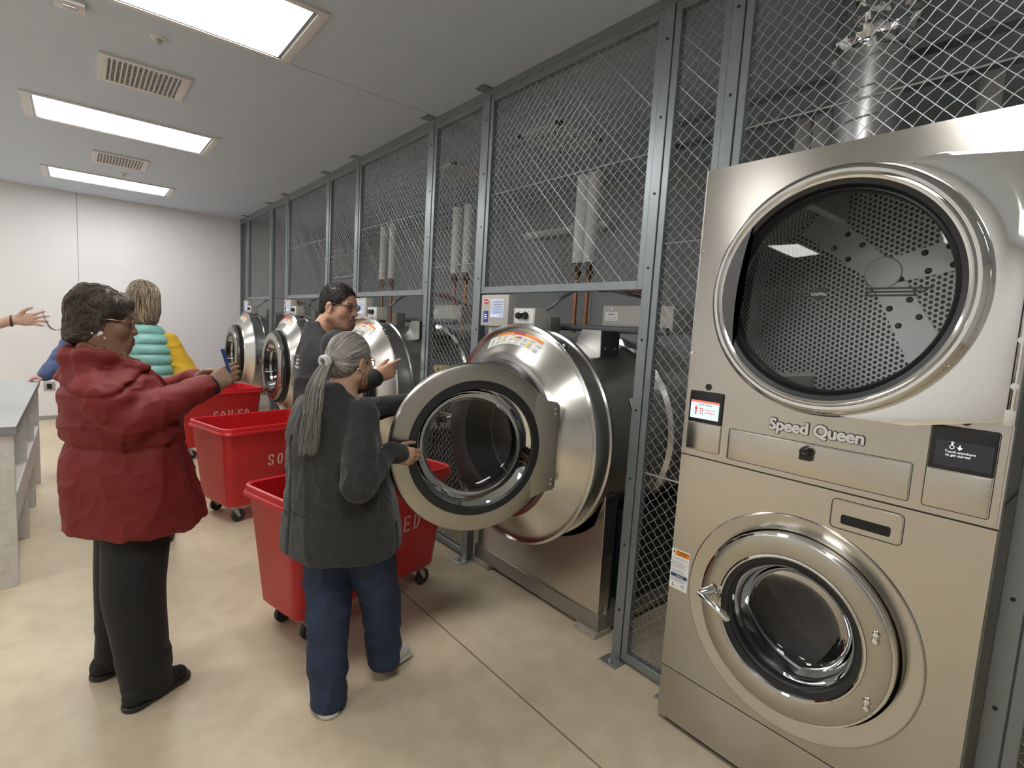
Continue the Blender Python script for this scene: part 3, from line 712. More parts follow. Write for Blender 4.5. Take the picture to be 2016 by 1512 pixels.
def tico(b):
    b.lathe([(-.0074, .0055), (-.0074, .0038)], c=(0, L(.300), 1.326), n=20); b.box((-.0075, L(.302), 1.331), (-.007, L(.298), 1.338)); b.lathe([(-.0074, .0048), (-.0074, .0036)], c=(0, L(.300), 1.336), n=20, a0=.6, a1=2.6)
    b.prism([(L(.29), 1.327), (L(.277), 1.327), (L(.2835), 1.319)], -.0075, -.007); b.box((-.0075, L(.285), 1.327), (-.007, L(.282), 1.333))
part('touch_icon', M['lcd_text'], a2, tico)
for qy in (1.026, .279): part('sensor_window', M['black'], st, lambda b: b.cyl((-.002, L(qy), 1.4005), (.002, L(qy), 1.4005), .0125, 24))
groove(.381, .928, 1.1505, 1.260, .002); plate('lint_panel', .383, .926, 1.1525, 1.258, M['steel'], x=-.004, bev=.005)
def lk(b): b.lathe([(-.030, .001), (-.030, .013), (-.026, .0175), (-.004, .0185)], c=(0, L(.658), 1.235), n=32); b.box((-.02, L(.677), 1.206), (-.004, L(.641), 1.232))
lo = part('panel_lock', M['black'], st, lk, bevel=.004)
part('key_slot', M['dark_metal'], lo, lambda b: (b.lathe([(-.031, .011), (-.033, .009), (-.031, .006)], c=(0, L(.658), 1.237), n=24), b.box((-.033, L(.660), 1.232), (-.0305, L(.656), 1.243))))
groove(.382, .569, 1.014, 1.105, .0025, r=.014)
sp_ = part('detergent_panel', M['steel'], st, lambda b: b.prism(rrect(.183, .087, .013, cx=L(.4755), cy=1.0595), -.003, .003), bevel=.001, bseg=1)
part('card_slot', M['hole'], sp_, lambda b: b.prism(rrect(.131, .030, .007, cx=L(.475), cy=1.046), -.0036, -.0005))
for (qa, qb) in ((1.124, 1.134), (.240, .250)): part('seam_gap', M['rubber'], st, lambda b: b.box((.004, ya+.004, qa), (.03, yb_-.004, qb)))
bl_ = bold_text('brand_lettering', 'Speed Queen', .053, M['ink_dark'], st, facing(-.0012, L(.789), 1.288, -1, 0), .0046, extrude=.0008, space=.98)
bold_text('lettering_face', 'Speed Queen', .053, M['chrome_soft'], bl_, Matrix.Translation((0, 0, .0022)), .0021, extrude=.001, space=.98)
# washer door
c1 = (0, WC[0], WC[1])
part('embossed_ring', M['steel'], st, lambda b: b.lathe([(.002, .374), (-.004, .371), (-.006, .367), (.004, .316), (.02, .312), (.06, .312)], c=c1, n=160))
part('ring_shadow_gap', M['rubber'], st, lambda b: b.lathe([(.05, .3125), (.055, .262), (.09, .262)], c=c1, n=128))
wd = bpy.data.objects.new('washer_door', None); COL.objects.link(wd); wd.parent = st
c2 = (0, WC[0]-.004, WC[1]+.008)
part('door_ring', M['steel_door'], wd, lambda b: b.lathe([(-.034, .226), (-.040, .230), (-.043, .236), (-.043, .294), (-.040, .300), (-.033, .304), (.02, .304), (.02, .226)], c=c2, n=160))
part('door_edge', M['chrome'], wd, lambda b: b.lathe([(-.041, .2985), (-.0385, .3045), (-.030, .3065), (-.022, .3055), (-.022, .302)], c=c2, n=160))
part('opening_edge', M['chrome'], wd, lambda b: b.lathe([(-.0435, .2335), (-.045, .2285), (-.042, .2235), (-.03, .2225), (-.03, .227)], c=c2, n=128))
part('door_gasket', M['rubber'], wd, lambda b: b.lathe([(-.032, .2235), (-.030, .206), (-.022, .203), (-.018, .196), (.002, .190), (.01, .182), (.05, .176)], c=c2, n=128))
part('glass_bowl', M['glass'], wd, lambda b: b.lathe([(-.018, .194), (-.004, .186), (.06, .172), (.085, .15), (.094, .08), (.095, .001)], c=c2, n=96), smooth=60)
part('hinge_screw', M['chrome'], wd, lambda b: [b.lathe([(-.053, .0006), (-.052, .007), (-.047, .0105), (-.043, .0115)], c=(0, L(.4), z), n=16) for z in (.748, .728, .538, .517)])
def hd(b):
    b.tube([(-.043, L(.905), .668), (-.062, L(.912), .662), (-.080, L(.925), .655), (-.086, L(.930), .652)], .016, 14, rr=[.019, .017, .016, .0145])
    b.tube([(-.086, L(.945), .650), (-.090, L(.920), .648), (-.094, L(.87), .632), (-.098, L(.815), .614), (-.097, L(.806), .611)], .014, 14, rr=[.004, .0125, .0125, .0145, .005])
part('door_handle', M['chrome'], wd, hd, smooth=60)
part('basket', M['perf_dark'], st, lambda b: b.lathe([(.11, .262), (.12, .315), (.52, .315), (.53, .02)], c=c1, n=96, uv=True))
part('basket_seam', M['drum_in'], st, lambda b: b.lathe([(.30, .314), (.305, .308), (.312, .308), (.317, .314)], c=c1, n=96))
# instruction sticker
sk = part('instruction_sticker', M['white_sticker'], st, lambda b: b.box((-.0008, L(1.1135), .579), (.0002, L(1.0335), .741)))
part('orange_header', M['orange_sticker'], sk, lambda b: b.box((-.0013, L(1.097), .716), (-.0006, L(1.036), .737)))
text('header_text', 'WARNING', .0105, M['ink_dark'], sk, facing(-.0016, L(1.088), .728, -1, 0)); text('header_text', 'RISK OF FIRE', .0068, M['ink_dark'], sk, facing(-.0016, L(1.088), .719, -1, 0))
part('flame_symbol', M['ink_dark'], sk, lambda b: b.prism([(L(1.108), .722), (L(1.105), .731), (L(1.104), .737), (L(1.101), .731), (L(1.099), .722), (L(1.1035), .726)], -.0014, -.0006))
part('blue_band', M['navy_sticker'], sk, lambda b: b.box((-.0013, L(1.110), .627), (-.0006, L(1.037), .640)))
text('band_text', 'NOTICE', .0085, M['white_sticker'], sk, facing(-.0016, L(1.085), .6305, -1, 0))
def sl_(b):
    for k in range(14):
        z = .706-.0055*k
        if k in (2, 8): continue
        b.box((-.0012, L(1.109), z), (-.0006, L(1.109-rnd.uniform(.045, .07)), z+.0016))
    for k in range(3): z = .621-.005*k; b.box((-.0012, L(1.109), z), (-.0006, L(1.109-rnd.uniform(.05, .07)), z+.0016))
part('fine_print', M['ink'], sk, sl_)
part('diagram', M['ink_dark'], sk, lambda b: (b.box((-.0013, L(1.100), .588), (-.0006, L(1.0975), .601)), b.box((-.0013, L(1.100), .588), (-.0006, L(1.090), .5905)), b.box((-.0013, L(1.062), .597), (-.0006, L(1.050), .6005)), b.box((-.0013, L(1.0525), .588), (-.0006, L(1.050), .600))))

# ------------------------------------------------------------------ pipes and ducts behind the mesh
def riser(x, y, label, ztop=2.74, zins=2.10, zbot=1.58, group='wrapped water pipes behind the mesh'):
    t = empty('wrapped_pipe', label, 'pipe', (x, y, 0), group=group)
    part('insulation', M['insul'], t, lambda b: b.lathe([(zins, .02), (zins, .048), (ztop, .048), (ztop, .02)], axis='Z', n=24))
    part('copper_tube', M['copper'], t, lambda b: (b.cyl((0, 0, zbot), (0, 0, zins+.02), .0145), b.cyl((0, 0, zbot), (0, 0, zbot+.09), .020), b.cyl((0, 0, zins-.16), (0, 0, zins-.13), .019)))
    v = part('valve', M['bronze'], t, lambda b: (b.cyl((0, 0, zins-.12), (0, 0, zins-.015), .022), b.cyl((-.03, 0, zins-.065), (.03, 0, zins-.065), .018), b.tube([(-.03, 0, zins-.065), (-.045, -.02, zins-.04), (-.05, -.06, zins-.01)], .006, 8)))
    return t
riser(2.92, 2.80, 'left wrapped pipe of the pair above the open washer'); riser(2.92, 2.685, 'right wrapped pipe of the pair above the open washer')
riser(2.92, 4.49, 'left wrapped pipe of the pair in the narrow bay left of the open washer'); riser(2.92, 4.29, 'right wrapped pipe of the pair in the narrow bay left of the open washer')
riser(2.92, 6.12, 'left wrapped pipe of the pair right of the man'); riser(2.92, 5.87, 'right wrapped pipe of the pair right of the man')
def plain(a, b_, r, label):
    t = empty('wrapped_pipe', label, 'pipe', a, group='white pipes near the service wall')
    d = Vector(b_)-Vector(a); b = MB(); b.cyl((0, 0, 0), d, r, 24); b.build('insulation', M['insul'], t)
    n = d.normalized(); q = MB()
    for f in (.2, .5, .8): q.cyl(d*f-n*.012, d*f+n*.012, r+.002, 24)
    q.build('tape_band', M['white_metal'], t)
plain((3.6, 1.545, 1.2), (3.6, 1.545, 3.03), .05, 'white wrapped pipe left of the shiny duct behind the stack'); plain((3.6, 1.44, 1.2), (3.6, 1.44, 3.03), .05, 'white wrapped pipe hard beside the shiny duct behind the stack')
plain((3.6, .65, 1.2), (3.6, .65, 3.03), .05, 'white wrapped pipe to the right of the shiny duct, high above the stack')
plain((3.85, 3.35, 2.62), (3.85, 4.5, 2.62), .035, 'horizontal white pipe on the wall behind the wrapped pipe pair')
t = empty('exhaust_duct', 'shiny round exhaust duct rising from the dryer to the ceiling', 'duct', (2.62, .875, STOP))
def du(b):
    b.cyl((0, 0, .002), (0, 0, .63), .122, 48)
part('duct_wall', M['duct'], t, du)
def seam(b):
    P = []
    for k in range(181): a = 2*PI*k/36; P.append((.123*math.cos(a), .123*math.sin(a), .02+.12*k/36))
    b.tube(P, .0035, 6)
part('spiral_seam', M['duct'], t, seam)
def foil(b):
    R = []; rr = random.Random(3)
    for i in range(12):
        z = .60+.0190*i; R.append([((.146+rr.uniform(-.014, .016)+(-.016 if i in (0,) else 0))*math.cos(2*PI*k/40), (.146+rr.uniform(-.014, .016))*math.sin(2*PI*k/40), z+rr.uniform(-.006, .006)) for k in range(40)])
    b.rings(R, cap0=True, cap1=True)
part('foil_wrap', M['foil'], t, foil, smooth=25)
t = empty('cable_tray', 'thin grey cable tray hung under the ceiling behind the mesh', 'cable tray', (0, 0, 0))
part('tray_rail', M['post'], t, lambda b: (b.box((3.0, -.6, 2.93), (3.012, 2.3, 2.965)), b.box((3.35, -.6, 2.93), (3.362, 2.3, 2.965)), b.box((3.0, 2.29, 2.93), (3.362, 2.302, 2.965))))
part('tray_hanger', M['zinc'], t, lambda b: [b.cyl((x, y, 2.95), (x, y, CEIL), .005, 8) for x in (3.006, 3.356) for y in (0, 1, 2)])

# ------------------------------------------------------------------ red laundry carts
def laundry_cart(label, corner, ang, Lg=.86, W=.56, txt=None, tpos=.12, tz=.415):
    """corner: where the near-left corner of the rim stands; long side runs along the angle"""
    ca, sa = math.cos(ang), math.sin(ang)
    cx = corner[0]+Lg/2*ca-W/2*sa; cy = corner[1]+Lg/2*sa+W/2*ca
    t = empty('laundry_cart', label, 'laundry cart', (cx, cy, 0), ang, group='red plastic laundry carts')
    def tub(b):
        def R(l, w, z, r): return [(p[0], p[1], z) for p in rrect(l, w, r, 8)]
        tp = .075
        rings = [R(Lg-2*tp-.16, W-2*tp-.1, .128, .04), R(Lg-2*tp-.03, W-2*tp-.03, .130, .05), R(Lg-2*tp, W-2*tp, .150, .055), R(Lg-.06, W-.06, .672, .06), R(Lg-.052, W-.052, .688, .064), R(Lg-.006, W-.006, .690, .076), R(Lg, W, .696, .078), R(Lg-.004, W-.004, .708, .077),
                 R(Lg-.018, W-.018, .716, .072), R(Lg-.018, W-.018, .730, .072), R(Lg-.026, W-.026, .742, .070), R(Lg-.046, W-.046, .745, .064), R(Lg-.064, W-.064, .738, .058), R(Lg-.072, W-.072, .68, .056), R(Lg-2*tp-.01, W-2*tp-.01, .16, .05), R(Lg-2*tp-.16, W-2*tp-.1, .15, .04)]
        b.rings(rings, cap0=True, cap1=True)
    part('tub', M['red'], t, tub, smooth=38)
    bl, bw = Lg/2-.15, W/2-.135
    for sx in (-1, 1):
        for sy in (-1, 1):
            o = (sx*bl, sy*bw)
            k = part('caster', M['zinc'], t, lambda b: (b.box((o[0]-.035, o[1]-.03, .118), (o[0]+.035, o[1]+.03, .128)), b.cyl((o[0], o[1], .100), (o[0], o[1], .12), .018), b.prism([(o[0]-.02, .104), (o[0]+.02, .104), (o[0]+.038, .045), (o[0]+.02, .04)], o[1]-.021, o[1]-.017, 'Y'), b.prism([(o[0]-.02, .104), (o[0]+.02, .104), (o[0]+.038, .045), (o[0]+.02, .04)], o[1]+.017, o[1]+.021, 'Y')), bevel=.001, bseg=1)
            part('wheel', M['caster'], k, lambda b: b.lathe([(o[1]-.014, .02), (o[1]-.014, .042), (o[1]-.008, .048), (o[1]+.008, .048), (o[1]+.014, .042), (o[1]+.014, .02)], c=(o[0]+.026, 0, .048), axis='Y', n=28, caps=True))
    if txt:
        sl = (.672-.150); dy = (.075-.03)  # slope of the long side
        tilt = math.atan2(dy, sl)
        zt = tz; y = -(W/2-.075)-(dy)*(zt-.150)/sl-.0012
        Mx = Matrix.Translation((-Lg/2+tpos, y, zt)) @ Matrix.Rotation(PI/2+tilt, 4, 'X')
        o = part('stencil_lettering', M['stencil'], t, lambda b: stencil(b, txt))
        o.matrix_local = Mx
    return t
def stencil(b, word, h=.094, w=.046, st=.0135, pitch=.074):
    def rib(P, x0):
        n = len(P); A = []; B = []
        for i, (x, y) in enumerate(P):
            a = P[max(i-1, 0)]; c = P[min(i+1, n-1)]; dx, dy = c[0]-a[0], c[1]-a[1]; q = math.hypot(dx, dy)
            nx, ny = -dy/q*st/2, dx/q*st/2
            A.append((x0+x+nx, y+ny, 0)); B.append((x0+x-nx, y-ny, 0))
        b.add(A+B, [(i, i+1, n+i+1, n+i) for i in range(n-1)])
    e = st/2
    def arc(cx, cy, rx, ry, a0, a1, n=10): return [(cx+rx*math.cos(math.radians(a0+(a1-a0)*k/n)), cy+ry*math.sin(math.radians(a0+(a1-a0)*k/n))) for k in range(n+1)]
    x = 0
    for ch in word:
        if ch == 'S':
            q = h/4+.002
            rib([(w-e, h*.70)]+arc(w/2, h-e-q/2-.004, w/2-e, q/2+.004, 0, 90)[2:], x); rib(arc(w/2-.003, h*.72, w/2-e-.003, h*.28-e, 100, 180)+[(e+.004, h*.60), (w/2-.005, h*.52)], x)
            rib([(e, h*.30)]+arc(w/2, e+q/2+.004, w/2-e, q/2+.004, 180, 270)[2:], x); rib(arc(w/2+.003, h*.28, w/2-e-.003, h*.28-e, -80, 0)+[(w-e-.004, h*.40), (w/2+.005, h*.48)], x)
        elif ch == 'O':
            rib(arc(w/2, h/2, w/2-e, h/2-e, 100, 260, 14), x); rib(arc(w/2, h/2, w/2-e, h/2-e, -80, 80, 14), x)
        elif ch == 'I': rib([(e+.006, 0), (e+.006, h)], x)
        elif ch == 'L': rib([(e, 0), (e, h)], x); rib([(st+.005, e), (w, e)], x)
        elif ch == 'E':
            rib([(e, 0), (e, h)], x)
            for y in (e, h/2, h-e): rib([(st+.004, y), (w-(.008 if y == h/2 else 0), y)], x)
        elif ch == 'D':
            rib([(e, 0), (e, h)], x); rib([(st+.004, h-e)]+arc(st+.004, h/2, w-e-st-.004, h/2-e, 80, -80, 14)+[(st+.004, e)], x)
        x += pitch*(.55 if ch == 'I' else 1)
A14 = math.radians(14)
laundry_cart('nearest red laundry cart, lettered SOILED, behind the person with the grey ponytail', (.705, 2.28), A14, 1.06, .50, 'SOILED', .43)
laundry_cart('red laundry cart lettered SOILED, seen between the red coat and the grey ponytail', (.765, 4.06), A14, .90, .62, 'SOILED', .36)
laundry_cart('red laundry cart in the middle distance below the two closed washers', (.76, 6.16), A14, .92, .58, 'SOILED', .36)
laundry_cart('farthest red laundry cart, mostly hidden behind the yellow sleeve', (.42, 7.95), A14, .86, .56)

# ------------------------------------------------------------------ folding table
t = empty('work_table', 'long grey topped laundry folding table with speckled board legs', 'table', (-.27, 3.79, 0))
TW, TL, TZ = .72, 2.22, .90
part('table_top', M['table_top'], t, lambda b: b.box((-TW, 0, TZ-.004), (0, TL, TZ)), bevel=.001, bseg=1)
part('top_edge', M['table_edge'], t, lambda b: b.box((-TW+.001, .001, TZ-.045), (-.001, TL-.001, TZ-.0042)))
part('end_panel', M['table_side'], t, lambda b: b.box((-TW+.02, .015, 0), (-.012, .045, TZ-.046)), bevel=.002, bseg=1)
for k, y in enumerate((.80, 1.50, TL-.05)): part('leg_panel', M['table_side'], t, lambda b: b.box((-.16, y, 0), (-.012, y+.03, TZ-.046)), bevel=.002, bseg=1); part('leg_panel', M['table_side'], t, lambda b: b.box((-TW+.02, y, 0), (-TW+.16, y+.03, TZ-.046)), bevel=.002, bseg=1)
part('stretcher', M['table_side'], t, lambda b: (b.box((-.030, .046, .345), (-.0125, TL-.02, .515)), b.box((-TW+.02, .046, .345), (-TW+.038, TL-.02, .515))), bevel=.002, bseg=1)
part('lower_shelf', M['table_side'], t, lambda b: b.box((-TW+.04, .046, .49), (-.031, TL-.02, .512)))
# ------------------------------------------------------------------ people: smooth implicit bodies turned into one surface each
V3 = lambda *a: np.array(a, float)
NR = np.random.RandomState(5)
LAT = NR.rand(32, 32, 32).astype(np.float32)
def vnoise(x, y, z):
    """smooth value noise in -1..1"""
    ix, iy, iz = np.floor(x).astype(int), np.floor(y).astype(int), np.floor(z).astype(int)
    fx, fy, fz = x-ix, y-iy, z-iz
    fx, fy, fz = [t*t*(3-2*t) for t in (fx, fy, fz)]
    o = 0
    for dx in (0, 1):
        for dy in (0, 1):
            for dz in (0, 1):
                o = o+LAT[(ix+dx) % 32, (iy+dy) % 32, (iz+dz) % 32]*(fx if dx else 1-fx)*(fy if dy else 1-fy)*(fz if dz else 1-fz)
    return o*2-1

class SDF:
    def __init__(s, lo, hi, h):
        s.h = h; s.lo = np.array(lo, float); n = np.ceil((np.array(hi)-s.lo)/h).astype(int)+1; s.n = n
        s.ax = [s.lo[i]+h*np.arange(n[i]) for i in range(3)]; s.F = np.full(n, .3, np.float32)
    def apply(s, lo, hi, fn, k=.02, op='+', pad=.035):
        sl = []
        for i in range(3):
            a = max(0, int((lo[i]-pad-k-s.lo[i])/s.h)); b = min(s.n[i], int((hi[i]+pad+k-s.lo[i])/s.h)+2)
            if b <= a: return s
            sl.append(slice(a, b))
        X, Y, Z = s.ax[0][sl[0]][:, None, None], s.ax[1][sl[1]][None, :, None], s.ax[2][sl[2]][None, None, :]
        d = fn(X, Y, Z).astype(np.float32); F = s.F[tuple(sl)]
        if op == '-': F, d = -F, d
        if k > 0:
            hh = np.maximum(k-np.abs(F-d), 0)/k; r = np.minimum(F, d)-hh*hh*k*.25
        else: r = np.minimum(F, d)
        s.F[tuple(sl)] = -r if op == '-' else r
        return s
    def rc(s, a, b, ra, rb=None, k=.02, op='+'):
        a, b = np.array(a, float), np.array(b, float); rb = ra if rb is None else rb; ab = b-a; L2 = max(ab @ ab, 1e-12); R = max(ra, rb)
        def fn(X, Y, Z):
            px, py, pz = X-a[0], Y-a[1], Z-a[2]
            t = np.clip((px*ab[0]+py*ab[1]+pz*ab[2])/L2, 0, 1)
            return np.sqrt((px-t*ab[0])**2+(py-t*ab[1])**2+(pz-t*ab[2])**2)-(ra+(rb-ra)*t)
        return s.apply(np.minimum(a, b)-R, np.maximum(a, b)+R, fn, k, op)
    def chain(s, pts, rad, k=.02, op='+'):
        for i in range(len(pts)-1): s.rc(pts[i], pts[i+1], rad[i], rad[i+1], k, op)
        return s
    def ell(s, c, r, B=None, k=.02, op='+'):
        c = np.array(c, float); r = np.array(r, float); B = np.eye(3) if B is None else B; R = r.max()
        def fn(X, Y, Z):
            px, py, pz = X-c[0], Y-c[1], Z-c[2]
            q = [(px*B[i][0]+py*B[i][1]+pz*B[i][2])/r[i] for i in range(3)]
            k0 = np.sqrt(q[0]**2+q[1]**2+q[2]**2); k1 = np.sqrt((q[0]/r[0])**2+(q[1]/r[1])**2+(q[2]/r[2])**2)
            return k0*(k0-1)/np.maximum(k1, 1e-6)
        return s.apply(c-R, c+R, fn, k, op)
    def loft(s, secs, f, k=.03, op='+', rnd_=.02):
        """stacked ellipses: (z, x, y, rx across, ry front, ry back); f is the horizontal forward vector"""
        A = np.array([q if len(q) == 6 else (*q, q[4]) for q in secs], float); A = A[np.argsort(A[:, 0])]
        zz = np.linspace(A[0, 0], A[-1, 0], 80); T = [np.interp(zz, A[:, 0], A[:, i]) for i in range(1, 6)]
        ker = np.ones(9)/9; T = [np.convolve(np.pad(t, 4, mode='edge'), ker, 'valid') for t in T]
        f = np.array([f[0], f[1]])/math.hypot(f[0], f[1]); z0, z1 = zz[0], zz[-1]
        def fn(X, Y, Z):
            zc = Z.ravel(); g = [np.interp(zc, zz, t)[None, None, :] for t in T]
            px, py = X-g[0], Y-g[1]; v = px*f[0]+py*f[1]; u = px*f[1]-py*f[0]
            ry = np.where(v > 0, g[3], g[4]); rx = g[2]
            q = np.sqrt((u/rx)**2+(v/ry)**2); d = (q-1)*np.minimum(rx, ry)
            e = np.maximum(Z-z1, z0-Z)
            return np.where((d > -rnd_) & (e > -rnd_), np.sqrt(np.maximum(d+rnd_, 0)**2+np.maximum(e+rnd_, 0)**2)-rnd_, np.maximum(d, e))
        R = A[:, 3:6].max(); lo = [A[:, 1].min()-R, A[:, 2].min()-R, z0]; hi = [A[:, 1].max()+R, A[:, 2].max()+R, z1]
        return s.apply(lo, hi, fn, k, op)
    def disp(s, fn, band=.05):
        I = np.nonzero(np.abs(s.F) < band); P = [s.ax[i][I[i]] for i in range(3)]
        s.F[I] += fn(*P).astype(np.float32); return s
    def sample(s, P):
        q = (P-s.lo)/s.h; i = np.clip(np.floor(q).astype(int), 0, s.n-2); t = np.clip(q-i, 0, 1); o = 0
        for dx in (0, 1):
            for dy in (0, 1):
                for dz in (0, 1):
                    o = o+s.F[i[:, 0]+dx, i[:, 1]+dy, i[:, 2]+dz]*(t[:, 0] if dx else 1-t[:, 0])*(t[:, 1] if dy else 1-t[:, 1])*(t[:, 2] if dz else 1-t[:, 2])
        return o
    def grad(s, P):
        e = s.h; g = np.stack([s.sample(P+d)-s.sample(P-d) for d in np.eye(3)*e], 1)
        return g/np.maximum(np.linalg.norm(g, axis=1, keepdims=True), 1e-9)
    def mesh(s, relax=1):
        F = s.F; N = F < 0
        c = np.zeros(np.array(F.shape)-1, np.int8)
        for dx in (0, 1):
            for dy in (0, 1):
                for dz in (0, 1): c += N[dx:F.shape[0]-1+dx, dy:F.shape[1]-1+dy, dz:F.shape[2]-1+dz]
        act = (c > 0) & (c < 8); I = np.stack(np.nonzero(act), 1); idx = -np.ones(act.shape, np.int64); idx[act] = np.arange(len(I))
        acc = np.zeros((len(I), 3)); cnt = np.zeros(len(I)); C = [(x, y, z) for x in (0, 1) for y in (0, 1) for z in (0, 1)]
        for a in range(8):
            for b in range(a+1, 8):
                d = np.array(C[b])-np.array(C[a])
                if abs(d).sum() != 1: continue
                fa = F[I[:, 0]+C[a][0], I[:, 1]+C[a][1], I[:, 2]+C[a][2]]; fb = F[I[:, 0]+C[b][0], I[:, 1]+C[b][1], I[:, 2]+C[b][2]]
                m = (fa < 0) != (fb < 0); t = fa[m]/(fa[m]-fb[m])
                acc[m] += np.array(C[a])+d*t[:, None]; cnt[m] += 1
        V = s.lo+s.h*(I+acc/cnt[:, None]); Q = []
        for ax in range(3):
            u, v = (ax+1) % 3, (ax+2) % 3
            A = [slice(None)]*3; B = [slice(None)]*3; A[ax] = slice(0, -1); B[ax] = slice(1, None)
            for t_ in (u, v): A[t_] = slice(1, -1); B[t_] = slice(1, -1)
            na, nb = N[tuple(A)], N[tuple(B)]; E = np.stack(np.nonzero(na != nb), 1)
            if not len(E): continue
            fl = na[tuple(E.T)]; E = E.copy(); E[:, u] += 1; E[:, v] += 1
            def at(du, dv): G = E.copy(); G[:, u] -= du; G[:, v] -= dv; return idx[G[:, 0], G[:, 1], G[:, 2]]
            q = np.stack([at(1, 1), at(0, 1), at(0, 0), at(1, 0)], 1); q[~fl] = q[~fl][:, ::-1]; Q.append(q)
        Q = np.concatenate(Q); Q = Q[(Q >= 0).all(1)]
        for _ in range(relax):
            S = np.zeros_like(V); n = np.zeros(len(V))
            for a, b in ((0, 1), (1, 2), (2, 3), (3, 0)):
                np.add.at(S, Q[:, a], V[Q[:, b]]); np.add.at(n, Q[:, a], 1)
                np.add.at(S, Q[:, b], V[Q[:, a]]); np.add.at(n, Q[:, b], 1)
            V = V*.5+.5*S/np.maximum(n, 1)[:, None]
        return V, Q
def np_mesh(name, V, Q, material, parent, org=(0, 0, 0), col=None):
    me = bpy.data.meshes.new(name); V = np.asarray(V)-np.array(org); k = Q.shape[1]
    me.vertices.add(len(V)); me.vertices.foreach_set('co', V.astype(np.float32).ravel())
    me.loops.add(Q.size); me.loops.foreach_set('vertex_index', Q.astype(np.int32).ravel())
    me.polygons.add(len(Q)); me.polygons.foreach_set('loop_start', np.arange(0, Q.size, k, dtype=np.int32))
    me.update(calc_edges=True); me.validate(); me.shade_smooth(); me.materials.append(material)
    if col is not None:
        a = me.color_attributes.new('Col', 'FLOAT_COLOR', 'POINT'); c = np.ones((len(V), 4), np.float32); c[:, :3] = col; a.data.foreach_set('color', c.ravel())
    o = bpy.data.objects.new(name, me); COL.objects.link(o); o.parent = parent
    return o
def tubes_np(P, rad, col, taper=True):
    """P: (n strands, m points, 3) -> 3-sided tubes"""
    n, m, _ = P.shape; d = np.gradient(P, axis=1); d /= np.maximum(np.linalg.norm(d, axis=2, keepdims=True), 1e-9)
    ref = np.eye(3)[np.argmin(np.abs(d).mean(1), axis=1)][:, None, :]; u = np.cross(d, ref); u /= np.maximum(np.linalg.norm(u, axis=2, keepdims=True), 1e-9); w = np.cross(d, u)
    r = rad*np.ones(m); 
    if taper: r = rad*np.minimum(1, np.linspace(1.9, .35, m))
    V = np.stack([P+(u*math.cos(a)+w*math.sin(a))*r[None, :, None] for a in (0, 2*PI/3, 4*PI/3)], 2)  # n,m,3,3
    b = (np.arange(n)[:, None, None]*m+np.arange(m-1)[None, :, None])*3; k = np.arange(3)[None, None, :]; k2 = (k+1) % 3
    Q = np.stack([b+k, b+k2, b+3+k2, b+3+k], -1).reshape(-1, 4)
    return V.reshape(-1, 3), Q, np.repeat(col, m*3, axis=0)
def strands(S, roots, flow, n_pt=12, step=.009, lift=(.0005, .004), rad=.0011, pal=None, jit=.25, seed=1):
    rs = np.random.RandomState(seed); p = roots.copy(); P = [p.copy()]; n = len(p); lf = rs.uniform(*lift, n); J = rs.normal(0, jit, (n, 3))
    for i in range(n_pt-1):
        g = S.grad(p); v = flow(p)+J*.35; v = v-g*np.sum(v*g, 1, keepdims=True); v /= np.maximum(np.linalg.norm(v, axis=1, keepdims=True), 1e-9)
        p = p+v*step; g = S.grad(p); p = p+g*(lf-S.sample(p))[:, None].clip(-.02, .02); P.append(p.copy())
    cl = ((vnoise(roots[:, 0]*95+7, roots[:, 1]*95, roots[:, 2]*40)*.5+.5)*1.6*len(pal)).astype(int) % len(pal); cl = np.where(rs.rand(n) < .6, cl, rs.randint(0, len(pal), n))
    col = pal[cl]*rs.uniform(.8, 1.2, (n, 1))
    return tubes_np(np.stack(P, 1), rad, col)
def merge(parts):
    V = []; Q = []; Cc = []; o = 0
    for v, q, c in parts: V.append(v); Q.append(q+o); Cc.append(c); o += len(v)
    return np.concatenate(V), np.concatenate(Q), np.concatenate(Cc)
def basis(f, pitch=0., roll=0.):
    """rows: right, forward, up"""
    f = np.array([f[0], f[1], 0.]); f /= np.linalg.norm(f); r = np.array([f[1], -f[0], 0.]); u = V3(0, 0, 1)
    f2 = f*math.cos(pitch)+u*math.sin(pitch); u2 = -f*math.sin(pitch)+u*math.cos(pitch)
    r2 = r*math.cos(roll)+u2*math.sin(roll); u3 = -r*math.sin(roll)+u2*math.cos(roll)
    return np.array([r2, f2, u3])
